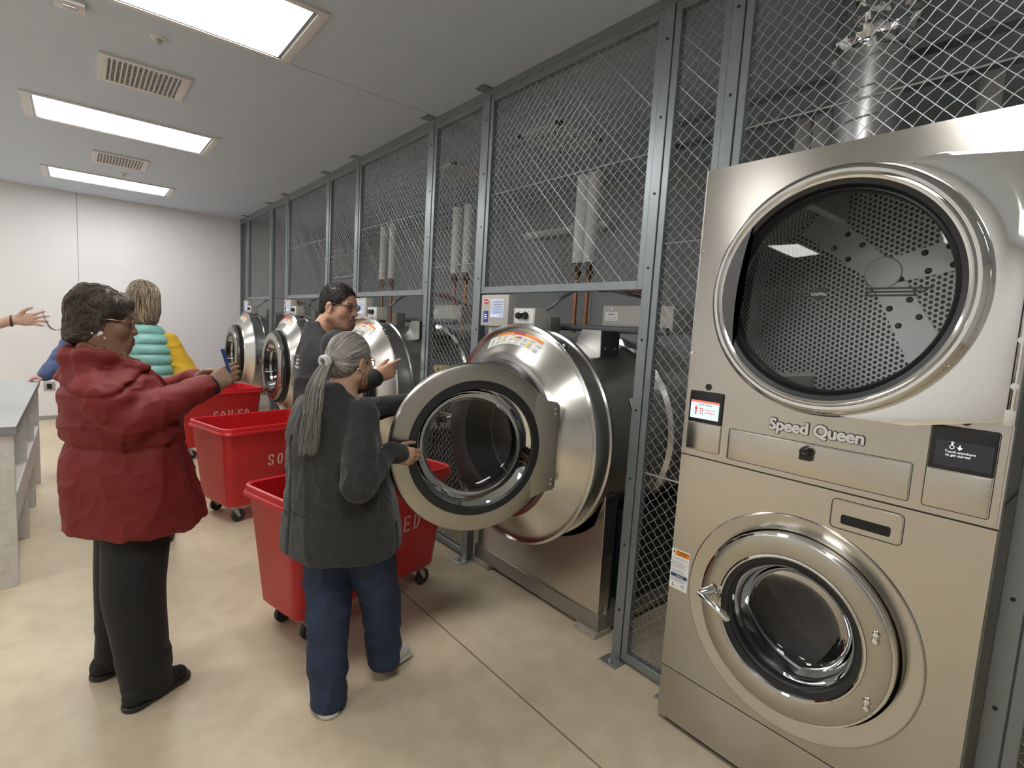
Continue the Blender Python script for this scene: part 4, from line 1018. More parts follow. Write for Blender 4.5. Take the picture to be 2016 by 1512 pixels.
def head(S, O, B, s=1., heavy=0., male=False, k=1., lf=0., nf=0.):
    """head, face and ears in a frame (right, forward, up) with its origin between the ears"""
    O = np.array(O, float)
    W = lambda x, y, z: O+s*(B[0]*x+B[1]*y+B[2]*z)
    E = lambda c, r, k=.02, op='+': S.ell(W(*c), s*np.array(r), B, k*s, op)
    Rr = lambda a, b, ra, rb=None, k=.02, op='+': S.rc(W(*a), W(*b), ra*s, (ra if rb is None else rb)*s, k*s, op)
    E((0, .002, .045), (.074, .094, .084), .01)
    E((0, .036, -.022), (.057+.006*heavy, .058, .074), .03)
    for q in (-1, 1):
        jw = .053+.006*heavy+(.004 if male else 0)
        Rr((q*jw, .0, -.045), (q*.026, .070, -.080), .022+.005*heavy, .018, .03)
        E((q*.042, .060, -.014), (.025+.003*heavy, .024, .026), .025)
        Rr((q*.044, .076, .034), (q*.012, .090, .033), .010, .010, .015)
        E((q*.078, -.006, .004), (.008, .020, .031), .006); E((q*.0845, -.001, .002), (.005, .0095, .017), .005, '-'); Rr((q*.076, .004, -.020), (q*.078, .0, -.028), .0065, .006, .006)
    E((0, .082, -.080), (.024, .016, .019+.004*heavy), .022)
    if heavy: E((0, .045, -.088), (.045, .045, .022), .03)
    E((0, .084+lf, -.050), (.031, .015, .026), .02)
    for q in (-1, 1): E((q*.031, .094, .017), (.017, .013, .0115), .010, '-')
    Rr((0, .086, .030), (0, .110+nf, -.013), .0075, .0105, .012)
    E((0, .111+nf, -.016), (.0115, .0105, .0095), .008)
    for q in (-1, 1): E((q*.0125, .098, -.0195), (.0075, .0105, .0075), .007)
    lip = .0055 if not male else .004
    for q in (-1, 1):
        Rr((q*.021, .0895+lf, -.0515), (q*.004, .0985+lf, -.0460), lip*.7, lip, .006); Rr((q*.020, .0890+lf, -.0575), (0, .0970+lf, -.0605), lip*.7, lip*1.15, .006)
        Rr((q*.025, .0905+lf, -.0545), (0, .1055+lf, -.0530), .0022, .0024, .003, '-')
        Rr((q*.020, .0955, -.022), (q*.033, .0865, -.050), .002, .0018, .005, '-')
        E((q*.031, .0775, .017), (.0128, .0128, .0128), .004)
        Rr((q*.018, .0865, .019), (q*.031, .0915, .0255), .0035, .0038, .004); Rr((q*.031, .0915, .0255), (q*.044, .083, .019), .0038, .0035, .004)
        Rr((q*.019, .0865, .012), (q*.043, .083, .011), .003, .003, .005)
    return W
def head_col(V, O, B, s, skin, lips, brow=None, beard=None, beard_full=False):
    q = ((V-np.array(O)) @ B.T)/s; x, y, z = q[:, 0], q[:, 1], q[:, 2]; ax = np.abs(x)
    c = np.tile(np.array(skin), (len(V), 1)); near = (np.abs(q) < .14).all(1)
    n = vnoise(V[:, 0]*22, V[:, 1]*22, V[:, 2]*22)[:, None]; c = c*(1+.06*n)
    def mixm(m, t, a): c[m] = c[m]*(1-a)+np.array(t)*a
    mixm(near & (ax < .024) & (y > .088) & (z > -.0655) & (z < -.0435), lips, .75)
    if brow is not None: mixm(near & (ax > .012) & (ax < .05) & (y > .06) & (z > .0375) & (z < .046), brow, .8)
    if beard is not None:
        def soft(d, a):
            w = np.clip(1-d, 0, 1)[:, None]*a*near[:, None]; c[:] = c*(1-w)+np.array(beard)*w
        g = lambda v, m, w: ((v-m)/w)**2
        soft(g(ax, 0, .034)+g(z, -.038, .010)+(y < .06)*9, .6); soft(g(ax, 0, .034)+g(z, -.084, .026)+(y < .05)*9, .6); soft(g(ax, .030, .012)+g(z, -.06, .030)+(y < .06)*9, .5)
        soft(g(z, -.075, .055)+(y < -.02)*9, .22)
    return c
def hand(S, w, D, T, N, s=1., curl=(.5, .5, .5, .5), thumb=.5, spread=.0):
    """w wrist, D towards the fingers, T towards the thumb, N where the palm faces"""
    w, D, T, N = [np.array(v, float) for v in (w, D, T, N)]
    D /= np.linalg.norm(D); N = N-D*(N @ D); N /= np.linalg.norm(N); t = T-D*(T @ D)-N*(T @ N); T = t/np.linalg.norm(t)
    P = lambda d, tt, n: w+s*(D*d+T*tt+N*n)
    S.rc(P(-.035, 0, 0), P(.01, 0, 0), .026*s, .025*s, .015)
    base = [(.086, .030), (.090, .010), (.086, -.010), (.078, -.028)]; ln = [.070, .079, .073, .056]
    for i, (d, tt) in enumerate(base): S.rc(P(.012, tt*.55, 0), P(d-.006, tt, -.002), .0165*s, .0120*s, .014)
    S.ell(P(.045, 0, .004), (.016*s, .044*s, .040*s), np.array([N, D, T]), .014)
    for i, (d, tt) in enumerate(base):
        a = 0.; p = P(d, tt, 0); sp = spread*(1.5-i)*.16; c = curl[i]
        for j, fr in enumerate((.46, .30, .24)):
            a += c*(.9, 1.15, .75)[j]; dv = (D*math.cos(sp)+T*math.sin(sp))*math.cos(a)+N*math.sin(a); q = p+dv*ln[i]*fr*s
            r0, r1 = ((.0098, .0088), (.0088, .0080), (.0080, .0068))[j]
            S.rc(p, q, r0*s, r1*s, .0035 if j else .007); p = q
    p = P(.018, .026, .008); a = thumb
    for j, (l, r0, r1) in enumerate(((.040, .0140, .0118), (.033, .0112, .0100), (.026, .0100, .0080))):
        ang = .75-.25*j-a*.2; dv = D*math.cos(ang)+T*math.sin(ang)*(1-.6*a)+N*(.25+.55*a); dv /= np.linalg.norm(dv); q = p+dv*l*s
        S.rc(p, q, r0*s, r1*s, .010 if j == 0 else .004); p = q
    return S
def bbox_of(pts, pad):
    A = np.array(pts); return A.min(0)-pad, A.max(0)+pad
def shoe(name, heel, toe, mat_up, mat_sole, root, org, lift=0., w=.047, h=.062, pitch=0., top=.085):
    heel, toe = np.array([*heel, 0.]), np.array([*toe, 0.]); D = toe-heel; L_ = np.linalg.norm(D); D /= L_; Sd = np.array([D[1], -D[0], 0])
    S = SDF(np.minimum(heel, toe)-.09-np.array([0, 0, .05]), np.maximum(heel, toe)+.09+np.array([0, 0, .2]), .005)
    up = lambda t: lift+math.sin(pitch)*(L_-t)
    P = lambda t, sd, z: heel+D*t+Sd*sd+np.array([0, 0, z+up(t)])
    Bz = np.array([Sd, D, [0, 0, 1]])
    S.rc(P(.045, 0, .045), P(L_*.55, 0, .042), w*.82, w*.86, .03); S.rc(P(L_*.55, 0, .04), P(L_-.05, .004, .032), w*.9, w*.72, .03); S.rc(P(.05, 0, .05), P(.06, 0, top), w*.75, w*.72, .03)
    S.apply(S.lo, S.lo+S.n*S.h, lambda X, Y, Z: (Z-(.018+lift+math.sin(pitch)*(L_-((X-heel[0])*D[0]+(Y-heel[1])*D[1]))))+0*X, 0, '-', 0)
    V, Q = S.mesh(2); o = np_mesh(name, V, Q, mat_up, root, org)
    S2 = SDF(S.lo, S.lo+S.n*S.h, .005)
    S2.apply(S2.lo, S2.lo+S2.n*S2.h, lambda X, Y, Z: np.maximum(np.maximum((Z-(.021+lift+math.sin(pitch)*(L_-((X-heel[0])*D[0]+(Y-heel[1])*D[1])))), -(Z-(.0015+lift+math.sin(pitch)*(L_-((X-heel[0])*D[0]+(Y-heel[1])*D[1]))))), np.sqrt((np.maximum(np.abs((X-heel[0])*D[0]+(Y-heel[1])*D[1]-L_/2)-(L_/2-w), 0))**2+((X-heel[0])*Sd[0]+(Y-heel[1])*Sd[1])**2)-w*.98), 0, '+', 0)
    V, Q = S2.mesh(1); np_mesh('shoe_sole', V, Q, mat_sole, o, (0, 0, 0) if False else org)
    return o
def person(label, P0): return empty('person', label, 'person', (P0[0], P0[1], 0))
def cloth(name, S, material, root, org, col=None, relax=2):
    V, Q = S.mesh(relax); return np_mesh(name, V, Q, material, root, org, col)
def ring_pts(c, B, rx, rz, n=24, a0=0, a1=2*PI): return [c+B[0]*rx*math.cos(a0+(a1-a0)*k/n)+B[2]*rz*math.sin(a0+(a1-a0)*k/n) for k in range(n+1)]
def spectacles(root, W, B, s, org, frame, lens, y=.101, lw=.024, lh=.017, z=.016, thick=.0016, temple=True, bottom=True, rx_=.0):
    org = np.array(org); b = MB()
    for q in (-1, 1):
        c = W(q*.032, y-.003, z)-org
        a0, a1 = (0, 2*PI) if bottom else (-.15, PI+.15)
        P = [Vector(c+s*(B[0]*lw*math.copysign(abs(math.cos(a))**.7, math.cos(a))+B[2]*lh*math.copysign(abs(math.sin(a))**.7, math.sin(a)))) for a in [a0+(a1-a0)*k/28 for k in range(28 if bottom else 29)]]
        b.tube(P, thick, 6, closed=bottom)
        if temple: b.tube([Vector(W(q*.057, y-.006, z+.008)-org), Vector(W(q*.076, y-.03, z+.010)-org), Vector(W(q*.081, .01, z+.010)-org), Vector(W(q*.080, -.012, z-.006)-org)], thick*1.15, 6)
    b.tube([Vector(W(-.010, y-.001, z+.004)-org), Vector(W(0, y+.003, z+.008)-org), Vector(W(.010, y-.001, z+.004)-org)], thick, 6)
    o = b.build('spectacle_frame', frame, root, smooth=60)
    l = MB()
    for q in (-1, 1):
        c = W(q*.032, y-.003, z)-org; R = [Vector(c+s*(B[0]*lw*.96*math.copysign(abs(math.cos(a))**.7, math.cos(a))+B[2]*lh*.96*math.copysign(abs(math.sin(a))**.7, math.sin(a)))) for a in [2*PI*k/28 for k in range(28)]]
        l.add(R, [tuple(range(28))])
    l.build('spectacle_lens', lens, o, smooth=0)
    return o
def eyes(root, W, B, s, org, iris):
    org = np.array(org)
    for q in (-1, 1):
        c = W(q*.031, .0785, .017); b = MB(); n, m_ = 16, 10; R = []
        for i in range(m_+1):
            a = PI*i/m_; R.append([tuple(c-org+s*.0126*(B[1]*math.cos(a)+math.sin(a)*(B[0]*math.cos(2*PI*k/n)+B[2]*math.sin(2*PI*k/n)))) for k in range(n)])
        b.cur = 1
        for i in range(m_):
            b.cur = 1 if i < 3 else 0
            b.rings(R[i:i+2])
        b.build('eye', [M['eye_white'], iris], root, smooth=80)
M['eye_white'] = mat('eye_white', (.62, .60, .57), .2); M['iris'] = mat('iris', (.02, .012, .008), .15)
M['skin_attr'] = attr_mat('skin', .48, spec=.35, sss=.05, bump=.04)
M['hair_attr'] = attr_mat('hair', .42, spec=.45)
M['pearl'] = mat('pearl', (.85, .83, .80), .15, spec=.6)
M['gold'] = mat('rose_gold_wire', (.55, .30, .22), .25, 1.)
def crease(*layers):
    """sharp fold valleys: (depth, fx, fy, fz, sharpness, zlo, zhi)"""
    def fn(x, y, z):
        o = 0
        for i, (a, fx, fy, fz, sh, z0, z1) in enumerate(layers):
            w = np.clip((z-z0)/.05, 0, 1)*np.clip((z1-z)/.05, 0, 1); n = vnoise(x*fx+5.3*i+60, y*fy+2.9*i+60, z*fz+60)
            o = o+a*w*((1-np.abs(n))**sh-.25)
        return o
    return fn
def fold(*layers):
    """sum of stretched noise layers: (amplitude, fx, fy, fz, zlo, zhi)"""
    def fn(x, y, z):
        o = 0
        for i, (a, fx, fy, fz, z0, z1) in enumerate(layers):
            w = np.clip((z-z0)/.05, 0, 1)*np.clip((z1-z)/.05, 0, 1); o = o+a*w*vnoise(x*fx+3.1*i+40, y*fy+7.7*i+40, z*fz+40)
        return o
    return fn
# ================================================================== woman in the red coat
P0 = V3(.13, 2.54, 0); f = V3(.93, .36, 0)/math.hypot(.93, .36); r = V3(f[1], -f[0], 0); up = V3(0, 0, 1)
def L3(a, b, z): return P0+f*a+r*b+up*z
rw = person('person in a dark red hooded coat and black trousers holding up a blue phone', P0)
SK = (.275, .155, .10)
hB = basis((.995, -.08), pitch=-.10); hO = V3(.065, 2.563, 1.497)
shR, elR, wrR = V3(.045, 2.375, 1.265), V3(.135, 2.325, 1.155), V3(.395, 2.385, 1.268)
shL, elL, wrL = V3(.01, 2.70, 1.28), V3(.13, 2.80, 1.12), V3(.375, 2.60, 1.27)
S = SDF((-.22, 2.2, 0), (.60, 2.95, 1.68), .0042)
W = head(S, hO, hB, 1., heavy=.9, lf=.008, nf=-.003)
S.rc(W(0, -.022, -.05), L3(-.06, 0, 1.36), .056, .066, .03); S.loft([(.75, *(P0+f*.03)[:2], .17, .14), (1.0, *P0[:2], .17, .13), (1.2, *(P0-f*.01)[:2], .17, .12), (1.34, *(P0-f*.05)[:2], .13, .08)], f, .05)
for a, b_, c in ((shR, elR, wrR), (shL, elL, wrL)): S.chain([a, b_, c], [.045, .038, .027], .03)
S.chain([L3(0, .07, .8), L3(-.03, .12, .45), L3(.0, .135, .07)], [.075, .055, .04], .03); S.chain([L3(.04, -.07, .8), L3(.04, -.112, .45), L3(.022, -.135, .07)], [.075, .055, .038], .03)
hand(S, wrR+V3(.012, .003, .006), (.72, -.02, .52), (-.25, .25, .75), (.35, .9, -.2), .95, (.42, .5, .55, .6), .7)
hand(S, wrL+V3(.01, -.01, .008), (.58, -.62, .55), (-.3, .2, .8), (.6, -.6, -.2), .93, (.55, .6, .65, .7), .6)
V, Q = S.mesh(1); np_mesh('body', V, Q, M['skin_attr'], rw, P0, head_col(V, hO, hB, 1., SK, (.19, .085, .07), (.04, .03, .025)))
eyes(rw, W, hB, 1., P0, M['iris'])
# coat
coat = mat('red_coat_fabric', (.185, .0185, .0175), .62, bump=.12, bscale=700, spec=.28, var=.06, vscale=6)
S = SDF((-.25, 2.1, .58), (.58, 3.0, 1.52), .0052)
secs = [(.70, .048, .262, .240), (.78, .038, .256, .232), (.90, .012, .246, .210), (.99, .005, .232, .195), (1.045, .008, .218, .178), (1.10, .0, .238, .19), (1.19, -.012, .226, .178), (1.26, -.03, .205, .155), (1.31, -.055, .170, .118), (1.35, -.06, .115, .092), (1.38, -.06, .085, .08)]
S.loft([(z, *(P0+f*c)[:2], rx, ry) for z, c, rx, ry in secs], f, .03)
S.chain([shR, shR*.5+elR*.5+V3(-.005, -.01, 0), elR, elR*.45+wrR*.55, wrR+V3(-.008, 0, 0)], [.072, .074, .070, .062, .052], .022)
S.chain([shL, elL, wrL], [.085, .075, .052], .035)
# hood lying on the shoulders, and the front placket with its flap
hk = [L3(.04, .068, 1.335), L3(-.03, .09, 1.352), L3(-.09, .092, 1.378), L3(-.15, .055, 1.385), L3(-.17, 0, 1.375), L3(-.15, -.055, 1.385), L3(-.09, -.092, 1.378), L3(-.03, -.09, 1.352), L3(.04, -.068, 1.335)]
S.chain(hk, [.018, .022, .026, .030, .032, .030, .026, .022, .018], .02)
S.ell(L3(-.135, .02, 1.315), (.105, .058, .070), np.array([r, f, up]), .025)
S.ell(L3(-.045, 0, 1.475), (.070, .078, .105), np.array([r, f, up]), .010, '-')
S.rc(L3(.04, .03, 1.34), L3(.17, .035, 1.22), .022, .018, .02); S.rc(L3(.17, .035, 1.22), L3(.20, .03, 1.02), .014, .012, .02)
S.disp(fold((.010, 16, 16, 2.5, .60, 1.06), (.008, 5, 5, 14, 1.03, 1.30), (.006, 30, 30, 9, .95, 1.12), (.004, 12, 12, 12, .6, 1.5), (.007, 9, 9, 24, 1.06, 1.30)))
# gathered waist and sleeve folds near the elbow
S.disp(lambda x, y, z: .008*np.exp(-((z-1.045)/.012)**2)+.004*np.sin(((x-P0[0])*40+(y-P0[1])*62))*np.exp(-((z-1.045)/.05)**2))
def cuff_fold(x, y, z):
    t = ((x-elR[0])*(wrR-elR)[0]+(y-elR[1])*(wrR-elR)[1]+(z-elR[2])*(wrR-elR)[2])/np.dot(wrR-elR, wrR-elR)
    d = np.sqrt((x-elR[0])**2+(y-elR[1])**2+(z-elR[2])**2)
    return .0055*np.sin(d*95+2*vnoise(x*14+9, y*14+9, z*14+9))*np.exp(-(d/.10)**2)
S.disp(cuff_fold)
S.disp(crease((-.011, 7, 7, 3.2, 5, .60, 1.05), (-.010, 6, 6, 11, 5, 1.02, 1.34), (-.006, 16, 16, 16, 6, .6, 1.42)))
def hood_edge(x, y, z):
    a = (x-P0[0])*f[0]+(y-P0[1])*f[1]; b_ = (x-P0[0])*r[0]+(y-P0[1])*r[1]
    zg = np.interp(a, [-.24, -.15, -.08, 0, .07], [1.255, 1.262, 1.288, 1.318, 1.322])-.10*np.clip(np.abs(b_)-.12, 0, .1)
    w = (a < .075)*np.clip((np.abs(b_)-.0)/.05, 0, 1); return w*(.010*np.exp(-((z-zg)/.006)**2)-.009*np.exp(-((z-zg-.022)/.018)**2))
S.disp(hood_edge)
co_ = cloth('coat', S, coat, rw, P0)
bb = MB()
for z, a in ((1.06, .205), (.995, .225)): bb.cyl(L3(a, .06, z)-P0, L3(a+.012, .06, z)-P0, .008, 14)
part('cuff_lining', mat('black_knit_cuff', (.012, .011, .012), .8), co_, lambda b: b.tube([Vector(wrR+(wrR-elR)*t-P0) for t in (.0, .05, .10)], .041, 20))
# scarf and shirt collar
scm = mat('patterned_scarf', (.05, .022, .016), .7, var=.9, vscale=85, var2=(.40, .16, .07))
S = SDF(L3(-.22, .2, 1.3)*0+P0+V3(-.25, -.25, 1.28), P0+V3(.25, .25, 1.52), .004)
S.chain([L3(.015, .05, 1.352), L3(-.03, .070, 1.368), L3(-.09, .066, 1.398), L3(-.125, 0, 1.41), L3(-.09, -.066, 1.398), L3(-.03, -.070, 1.368), L3(.015, -.05, 1.352), L3(.03, 0, 1.342), L3(.015, .05, 1.352)], [.022]*9, .012)
S.disp(fold((.004, 40, 40, 40, 1.3, 1.5))); cloth('scarf', S, scm, rw, P0)
part('shirt_collar', M['white_box'], rw, lambda b: b.prism([(-.02, -.004), (.022, -.012), (.018, .008), (-.014, .012)], -.002, .002, 'Y')).matrix_local = Matrix.Translation(Vector(V3(.118, 2.525, 1.384)-P0)) @ Matrix.Rotation(math.atan2(f[1], f[0])-.3, 4, 'Z')
# trousers
blk = mat('black_trouser_cloth', (.009, .009, .010), .8, bump=.05, bscale=500, sheen=.05)
S = SDF(P0+V3(-.35, -.35, .015), P0+V3(.35, .38, .82), .0055)
def leg(S, hip, knee, ank, rr): S.loft([(ank[2], ank[0], ank[1], rr[2], rr[2]*1.12), (knee[2], knee[0], knee[1], rr[1], rr[1]*1.2), (hip[2], hip[0], hip[1], rr[0], rr[0]*1.25)], f, .02, rnd_=.01)
leg(S, L3(.005, .075, .78), L3(-.03, .122, .46), L3(.012, .14, .028), (.098, .094, .074))
leg(S, L3(.05, -.07, .78), L3(.04, -.115, .46), L3(.022, -.14, .028), (.098, .088, .068))
S.disp(fold((.006, 10, 10, 3, 0, .8), (.005, 8, 8, 22, .02, .25))); cloth('trousers', S, blk, rw, P0)
sh_up = mat('black_suede', (.010, .010, .011), .75, bump=.3, bscale=260); sh_so = mat('black_sole', (.02, .02, .021), .5)
s1 = shoe('shoe', (.10, 2.352), (.338, 2.485), sh_up, sh_so, rw, P0); shoe('shoe', (.005, 2.640), (.235, 2.755), sh_up, sh_so, rw, P0)
part('shoe_bow', mat('bow_leather', (.02, .02, .02), .4), s1, lambda b: b.tube([Vector(V3(.245, 2.405, .068)-P0), Vector(V3(.262, 2.432, .074)-P0), Vector(V3(.275, 2.462, .068)-P0)], .004, 8))
# hair
pal = 1.5*np.array([(.055, .041, .034), (.075, .057, .047), (.040, .031, .026), (.12, .093, .075), (.050, .038, .032), (.15, .118, .095), (.09, .07, .056)])
S = SDF(hO-.24, hO+.24, .0045)
E_ = lambda c, rad, k=.03, op='+': S.ell(W(*c), rad, hB, k, op)
E_((0, -.008, .060), (.087, .098, .084)); E_((0, -.035, .090), (.074, .062, .052)); E_((0, -.050, -.005), (.089, .056, .075)); E_((0, -.056, -.045), (.084, .045, .034))
E_((0, .050, .100), (.064, .036, .022), .02)
for q in (-1, 1): E_((q*.068, -.024, .02), (.022, .040, .060), .02); E_((q*.066, .024, .068), (.022, .034, .026), .02)
E_((0, .115, .0), (.060, .056, .080), .01, '-'); E_((0, .075, -.03), (.098, .070, .085), .012, '-')
S.disp(fold((.008, 24, 24, 24, 0, 3), (.005, 55, 55, 55, 0, 3)))
V, Q = S.mesh(1)
hm = [(V, Q, np.tile(np.array((.055, .043, .036)), (len(V), 1)))]
rs = np.random.RandomState(2); ok = S.sample(V) < .01; rt_ = V[rs.choice(len(V), 5200)]
cr = W(0, -.02, .14)
def flow(p):
    q = (p-hO) @ hB.T; v = np.stack([q[:, 0]*2.2, -.25+q[:, 1]*3., -.5-q[:, 1]*0-6*np.clip(.09-q[:, 2], 0, .1)], 1)
    v[q[:, 1] > .045] += np.array([.3, .9, -.4]); v[q[:, 2] < -.02] += np.array([0, -.8, .35])
    v += 1.1*np.stack([vnoise(p[:, 0]*30, p[:, 1]*30, p[:, 2]*30), vnoise(p[:, 0]*30+9, p[:, 1]*30, p[:, 2]*30), vnoise(p[:, 0]*30, p[:, 1]*30+9, p[:, 2]*30)], 1)
    return v @ hB
hm.append(strands(S, rt_, flow, 11, .007, (.0003, .004), .0008, pal, .8, 3))
# wisp blown out behind
w_ = [np.stack([W(.02*j-.02, -.115-.006*i, -.035-.004*i+.0011*i*i*(.6+.2*j)) for i in range(10)]) for j in range(4)]
hm.append(tubes_np(np.stack(w_), .0012, np.tile(np.array((.06, .05, .042)), (4, 1))))
V, Q, c = merge(hm); np_mesh('hair', V, Q, M['hair_attr'], rw, P0, c)
spectacles(rw, W, hB, 1., P0, M['gold'], M['lens'], thick=.0015)
part('pearl_earring', M['pearl'], rw, lambda b: [b.lathe([(-.0075*math.cos(PI*k/10), max(1e-4, .0075*math.sin(PI*k/10))) for k in range(11)], c=tuple(W(q*.083, .004, -.034)-P0), axis='Z', n=20) for q in (-1,)]) if False else None
for q in (-1, 1): part('pearl_earring', M['pearl'], rw, lambda b: b.lathe([(-.0085*math.cos(PI*k/10), max(1e-4, .0085*math.sin(PI*k/10))) for k in range(11)], c=tuple(W(q*.083, .006, -.030)-P0), axis='Z', n=20))
part('bead_necklace', M['pearl'], rw, lambda b: [b.lathe([(-.004*math.cos(PI*k/8), max(1e-4, .004*math.sin(PI*k/8))) for k in range(9)], c=tuple(L3(a, q, z)-P0), axis='Z', n=12) for a, q, z in ((-.105, .062, 1.462), (-.090, .072, 1.452), (-.118, .045, 1.467))])
# phone held in the hands
ph = bpy.data.objects.new('mobile_phone', None); COL.objects.link(ph); tag(ph, 'blue mobile phone held up in both hands by the woman in red', 'phone')
ph.matrix_world = Matrix.Translation((.472, 2.412, 1.352)) @ Matrix(((-.19, -.945, .27, 0), (-.98, .18, -.05, 0), (0, -.27, -.962, 0), (0, 0, 0, 1))).to_3x3().to_4x4() @ Matrix.Rotation(0, 4, 'X')
blue = mat('blue_phone_case', (.010, .035, .23), .35)
part('phone_case', blue, ph, lambda b: b.box((-.037, -.0055, -.076), (.037, .004, .076)), bevel=.004)
part('phone_screen', M['lcd_dark'], ph, lambda b: b.box((-.033, .0038, -.071), (.033, .0055, .071)), bevel=.001)
part('camera_bump', M['black'], ph, lambda b: b.box((-.032, -.0075, -.070), (-.006, -.005, -.044)), bevel=.002)

# ================================================================== woman with the grey ponytail
P0 = V3(.83, 2.03, 0); f = V3(.85, .53, 0)/math.hypot(.85, .53); r = V3(f[1], -f[0], 0)
pw = person('person with a long grey ponytail and charcoal jacket holding the open washer door', P0)
SK = (.47, .29, .20)
hB = basis((.89, .45), pitch=-.08); hO = V3(.835, 2.035, 1.392)
shR, elR, wrR = V3(.842, 1.905, 1.205), V3(.790, 1.802, .968), V3(.945, 1.877, 1.050)
shL, elL, wrL = V3(.722, 2.165, 1.21), V3(.96, 2.24, 1.16), V3(1.17, 2.14, 1.21)
S = SDF((.50, 1.68, 0), (1.40, 2.45, 1.56), .0042)
W = head(S, hO, hB, .96)
S.rc(W(0, -.022, -.05), L3(-.03, 0, 1.24), .052, .06, .03); S.loft([(.7, *P0[:2], .15, .12), (1.0, *P0[:2], .15, .12), (1.15, *P0[:2], .14, .09), (1.24, *P0[:2], .1, .06)], f, .05)
for a, b_, c in ((shR, elR, wrR), (shL, elL, wrL)): S.chain([a, b_, c], [.042, .036, .026], .03)
S.chain([V3(.80, 2.10, .75), V3(.77, 2.02, .45), V3(.748, 1.945, .08)], [.08, .052, .038], .03); S.chain([V3(.88, 1.96, .75), V3(.97, 1.975, .45), V3(1.01, 2.0, .12)], [.08, .052, .038], .03)
hand(S, wrR+V3(.014, -.006, .000), (.90, -.24, -.22), (.2, .1, .95), (.33, .93, 0), .95, (.50, .58, .65, .70), .5)
hand(S, wrL+V3(.010, -.005, .002), (.85, -.3, .1), (.2, .3, .9), (.3, -.8, -.3), .92, (.3, .3, .35, .4), .3)
V, Q = S.mesh(1); np_mesh('body', V, Q, M['skin_attr'], pw, P0, head_col(V, hO, hB, .96, SK, (.42, .18, .15), (.16, .13, .11)))
eyes(pw, W, hB, .96, P0, M['iris'])
jk = mat('charcoal_fleece', (.032, .033, .033), .9, bump=.25, bscale=420, var=.22, vscale=140, sheen=.25, spec=.2)
S = SDF((.45, 1.66, .50), (1.33, 2.45, 1.36), .005)
secs = [(.635, .0, .243, .220), (.74, .0, .238, .212), (.85, -.005, .225, .195), (1.0, -.012, .205, .172), (1.12, -.022, .190, .150), (1.20, -.032, .170, .118), (1.25, -.04, .125, .088), (1.285, -.042, .075, .07), (1.325, -.036, .062, .066)]
S.loft([(z, *(P0+f*c-V3(.035, -.02, 0)*min(1, max(0, (z-.8)/.35)))[:2], rx, ry) for z, c, rx, ry in secs], f, .03)
S.chain([shR, shR*.5+elR*.5, elR, elR*.5+wrR*.5, wrR], [.066, .064, .060, .052, .038], .012); S.chain([shL, elL, wrL], [.054, .056, .042], .035)
S.rc(wrR, wrR+V3(.045, -.012, -.006), .040, .039, .01)
S.ell(L3(-.0, 0, 1.385), (.054, .056, .08), np.array([r, f, up]), .008, '-')
S.disp(fold((.006, 9, 9, 3, .55, 1.1), (.006, 14, 14, 10, .85, 1.25), (.003, 30, 30, 30, .5, 1.4)))
def ef(x, y, z):
    d = np.sqrt((x-elR[0]-.02)**2+(y-elR[1])**2+(z-elR[2]-.03)**2); return .0065*np.sin(d*110+2.2*vnoise(x*16+5, y*16, z*16))*np.exp(-(d/.085)**2)
S.disp(ef)
S.disp(crease((-.008, 7, 7, 4, 5, .55, 1.2), (-.005, 15, 15, 12, 6, .8, 1.25)))
# centre back seam, yoke seam, pocket slit
def seams(x, y, z):
    u = (x-P0[0])*r[0]+(y-P0[1])*r[1]; v = (x-P0[0])*f[0]+(y-P0[1])*f[1]
    o = .008*np.exp(-((u+.115)/.0055)**2)*(v < 0)*(z < 1.12)+.0075*np.exp(-((z-.80-.02*(u > -.115))/.005)**2)*(v < 0)*(u < .10)
    o = o+.012*np.exp(-((v-.02)/.005)**2)*(u > .1)*(z > .63)*(z < .77)
    return o
S.disp(seams, .03)
jo = cloth('jacket', S, jk, pw, P0)
jn = mat('dark_denim', (.020, .034, .075), .8, bump=.15, bscale=600, var=.25, vscale=7)
S = SDF((.50, 1.72, .02), (1.25, 2.35, .80), .005)
fl_ = V3(.3, .95, 0)
def legw(ps, rr): S.loft([(p[2], p[0], p[1], q, q*1.05) for p, q in zip(ps, rr)], fl_, .02, rnd_=.01)
legw([(.80, 2.08, .76), (.775, 2.05, .55), (.758, 1.985, .35), (.747, 1.932, .022)], (.115, .100, .084, .072))
legw([(.90, 1.965, .76), (.935, 1.965, .55), (.985, 1.975, .35), (1.02, 1.998, .055)], (.115, .100, .080, .068))
S.disp(fold((.006, 11, 11, 5, 0, .8), (.005, 10, 10, 26, .03, .35))); S.disp(crease((-.008, 9, 9, 9, 5, .03, .75))); jo2 = cloth('jeans', S, jn, pw, P0)
snk = mat('white_sneaker', (.70, .68, .66), .55); sns = mat('white_rubber_sole', (.62, .60, .57), .6)
shoe('sneaker', (.738, 1.862), (.752, 2.11), snk, sns, pw, P0, w=.044, top=.062); shoe('sneaker', (.965, 1.985), (1.195, 2.082), snk, sns, pw, P0, w=.044, pitch=.16)
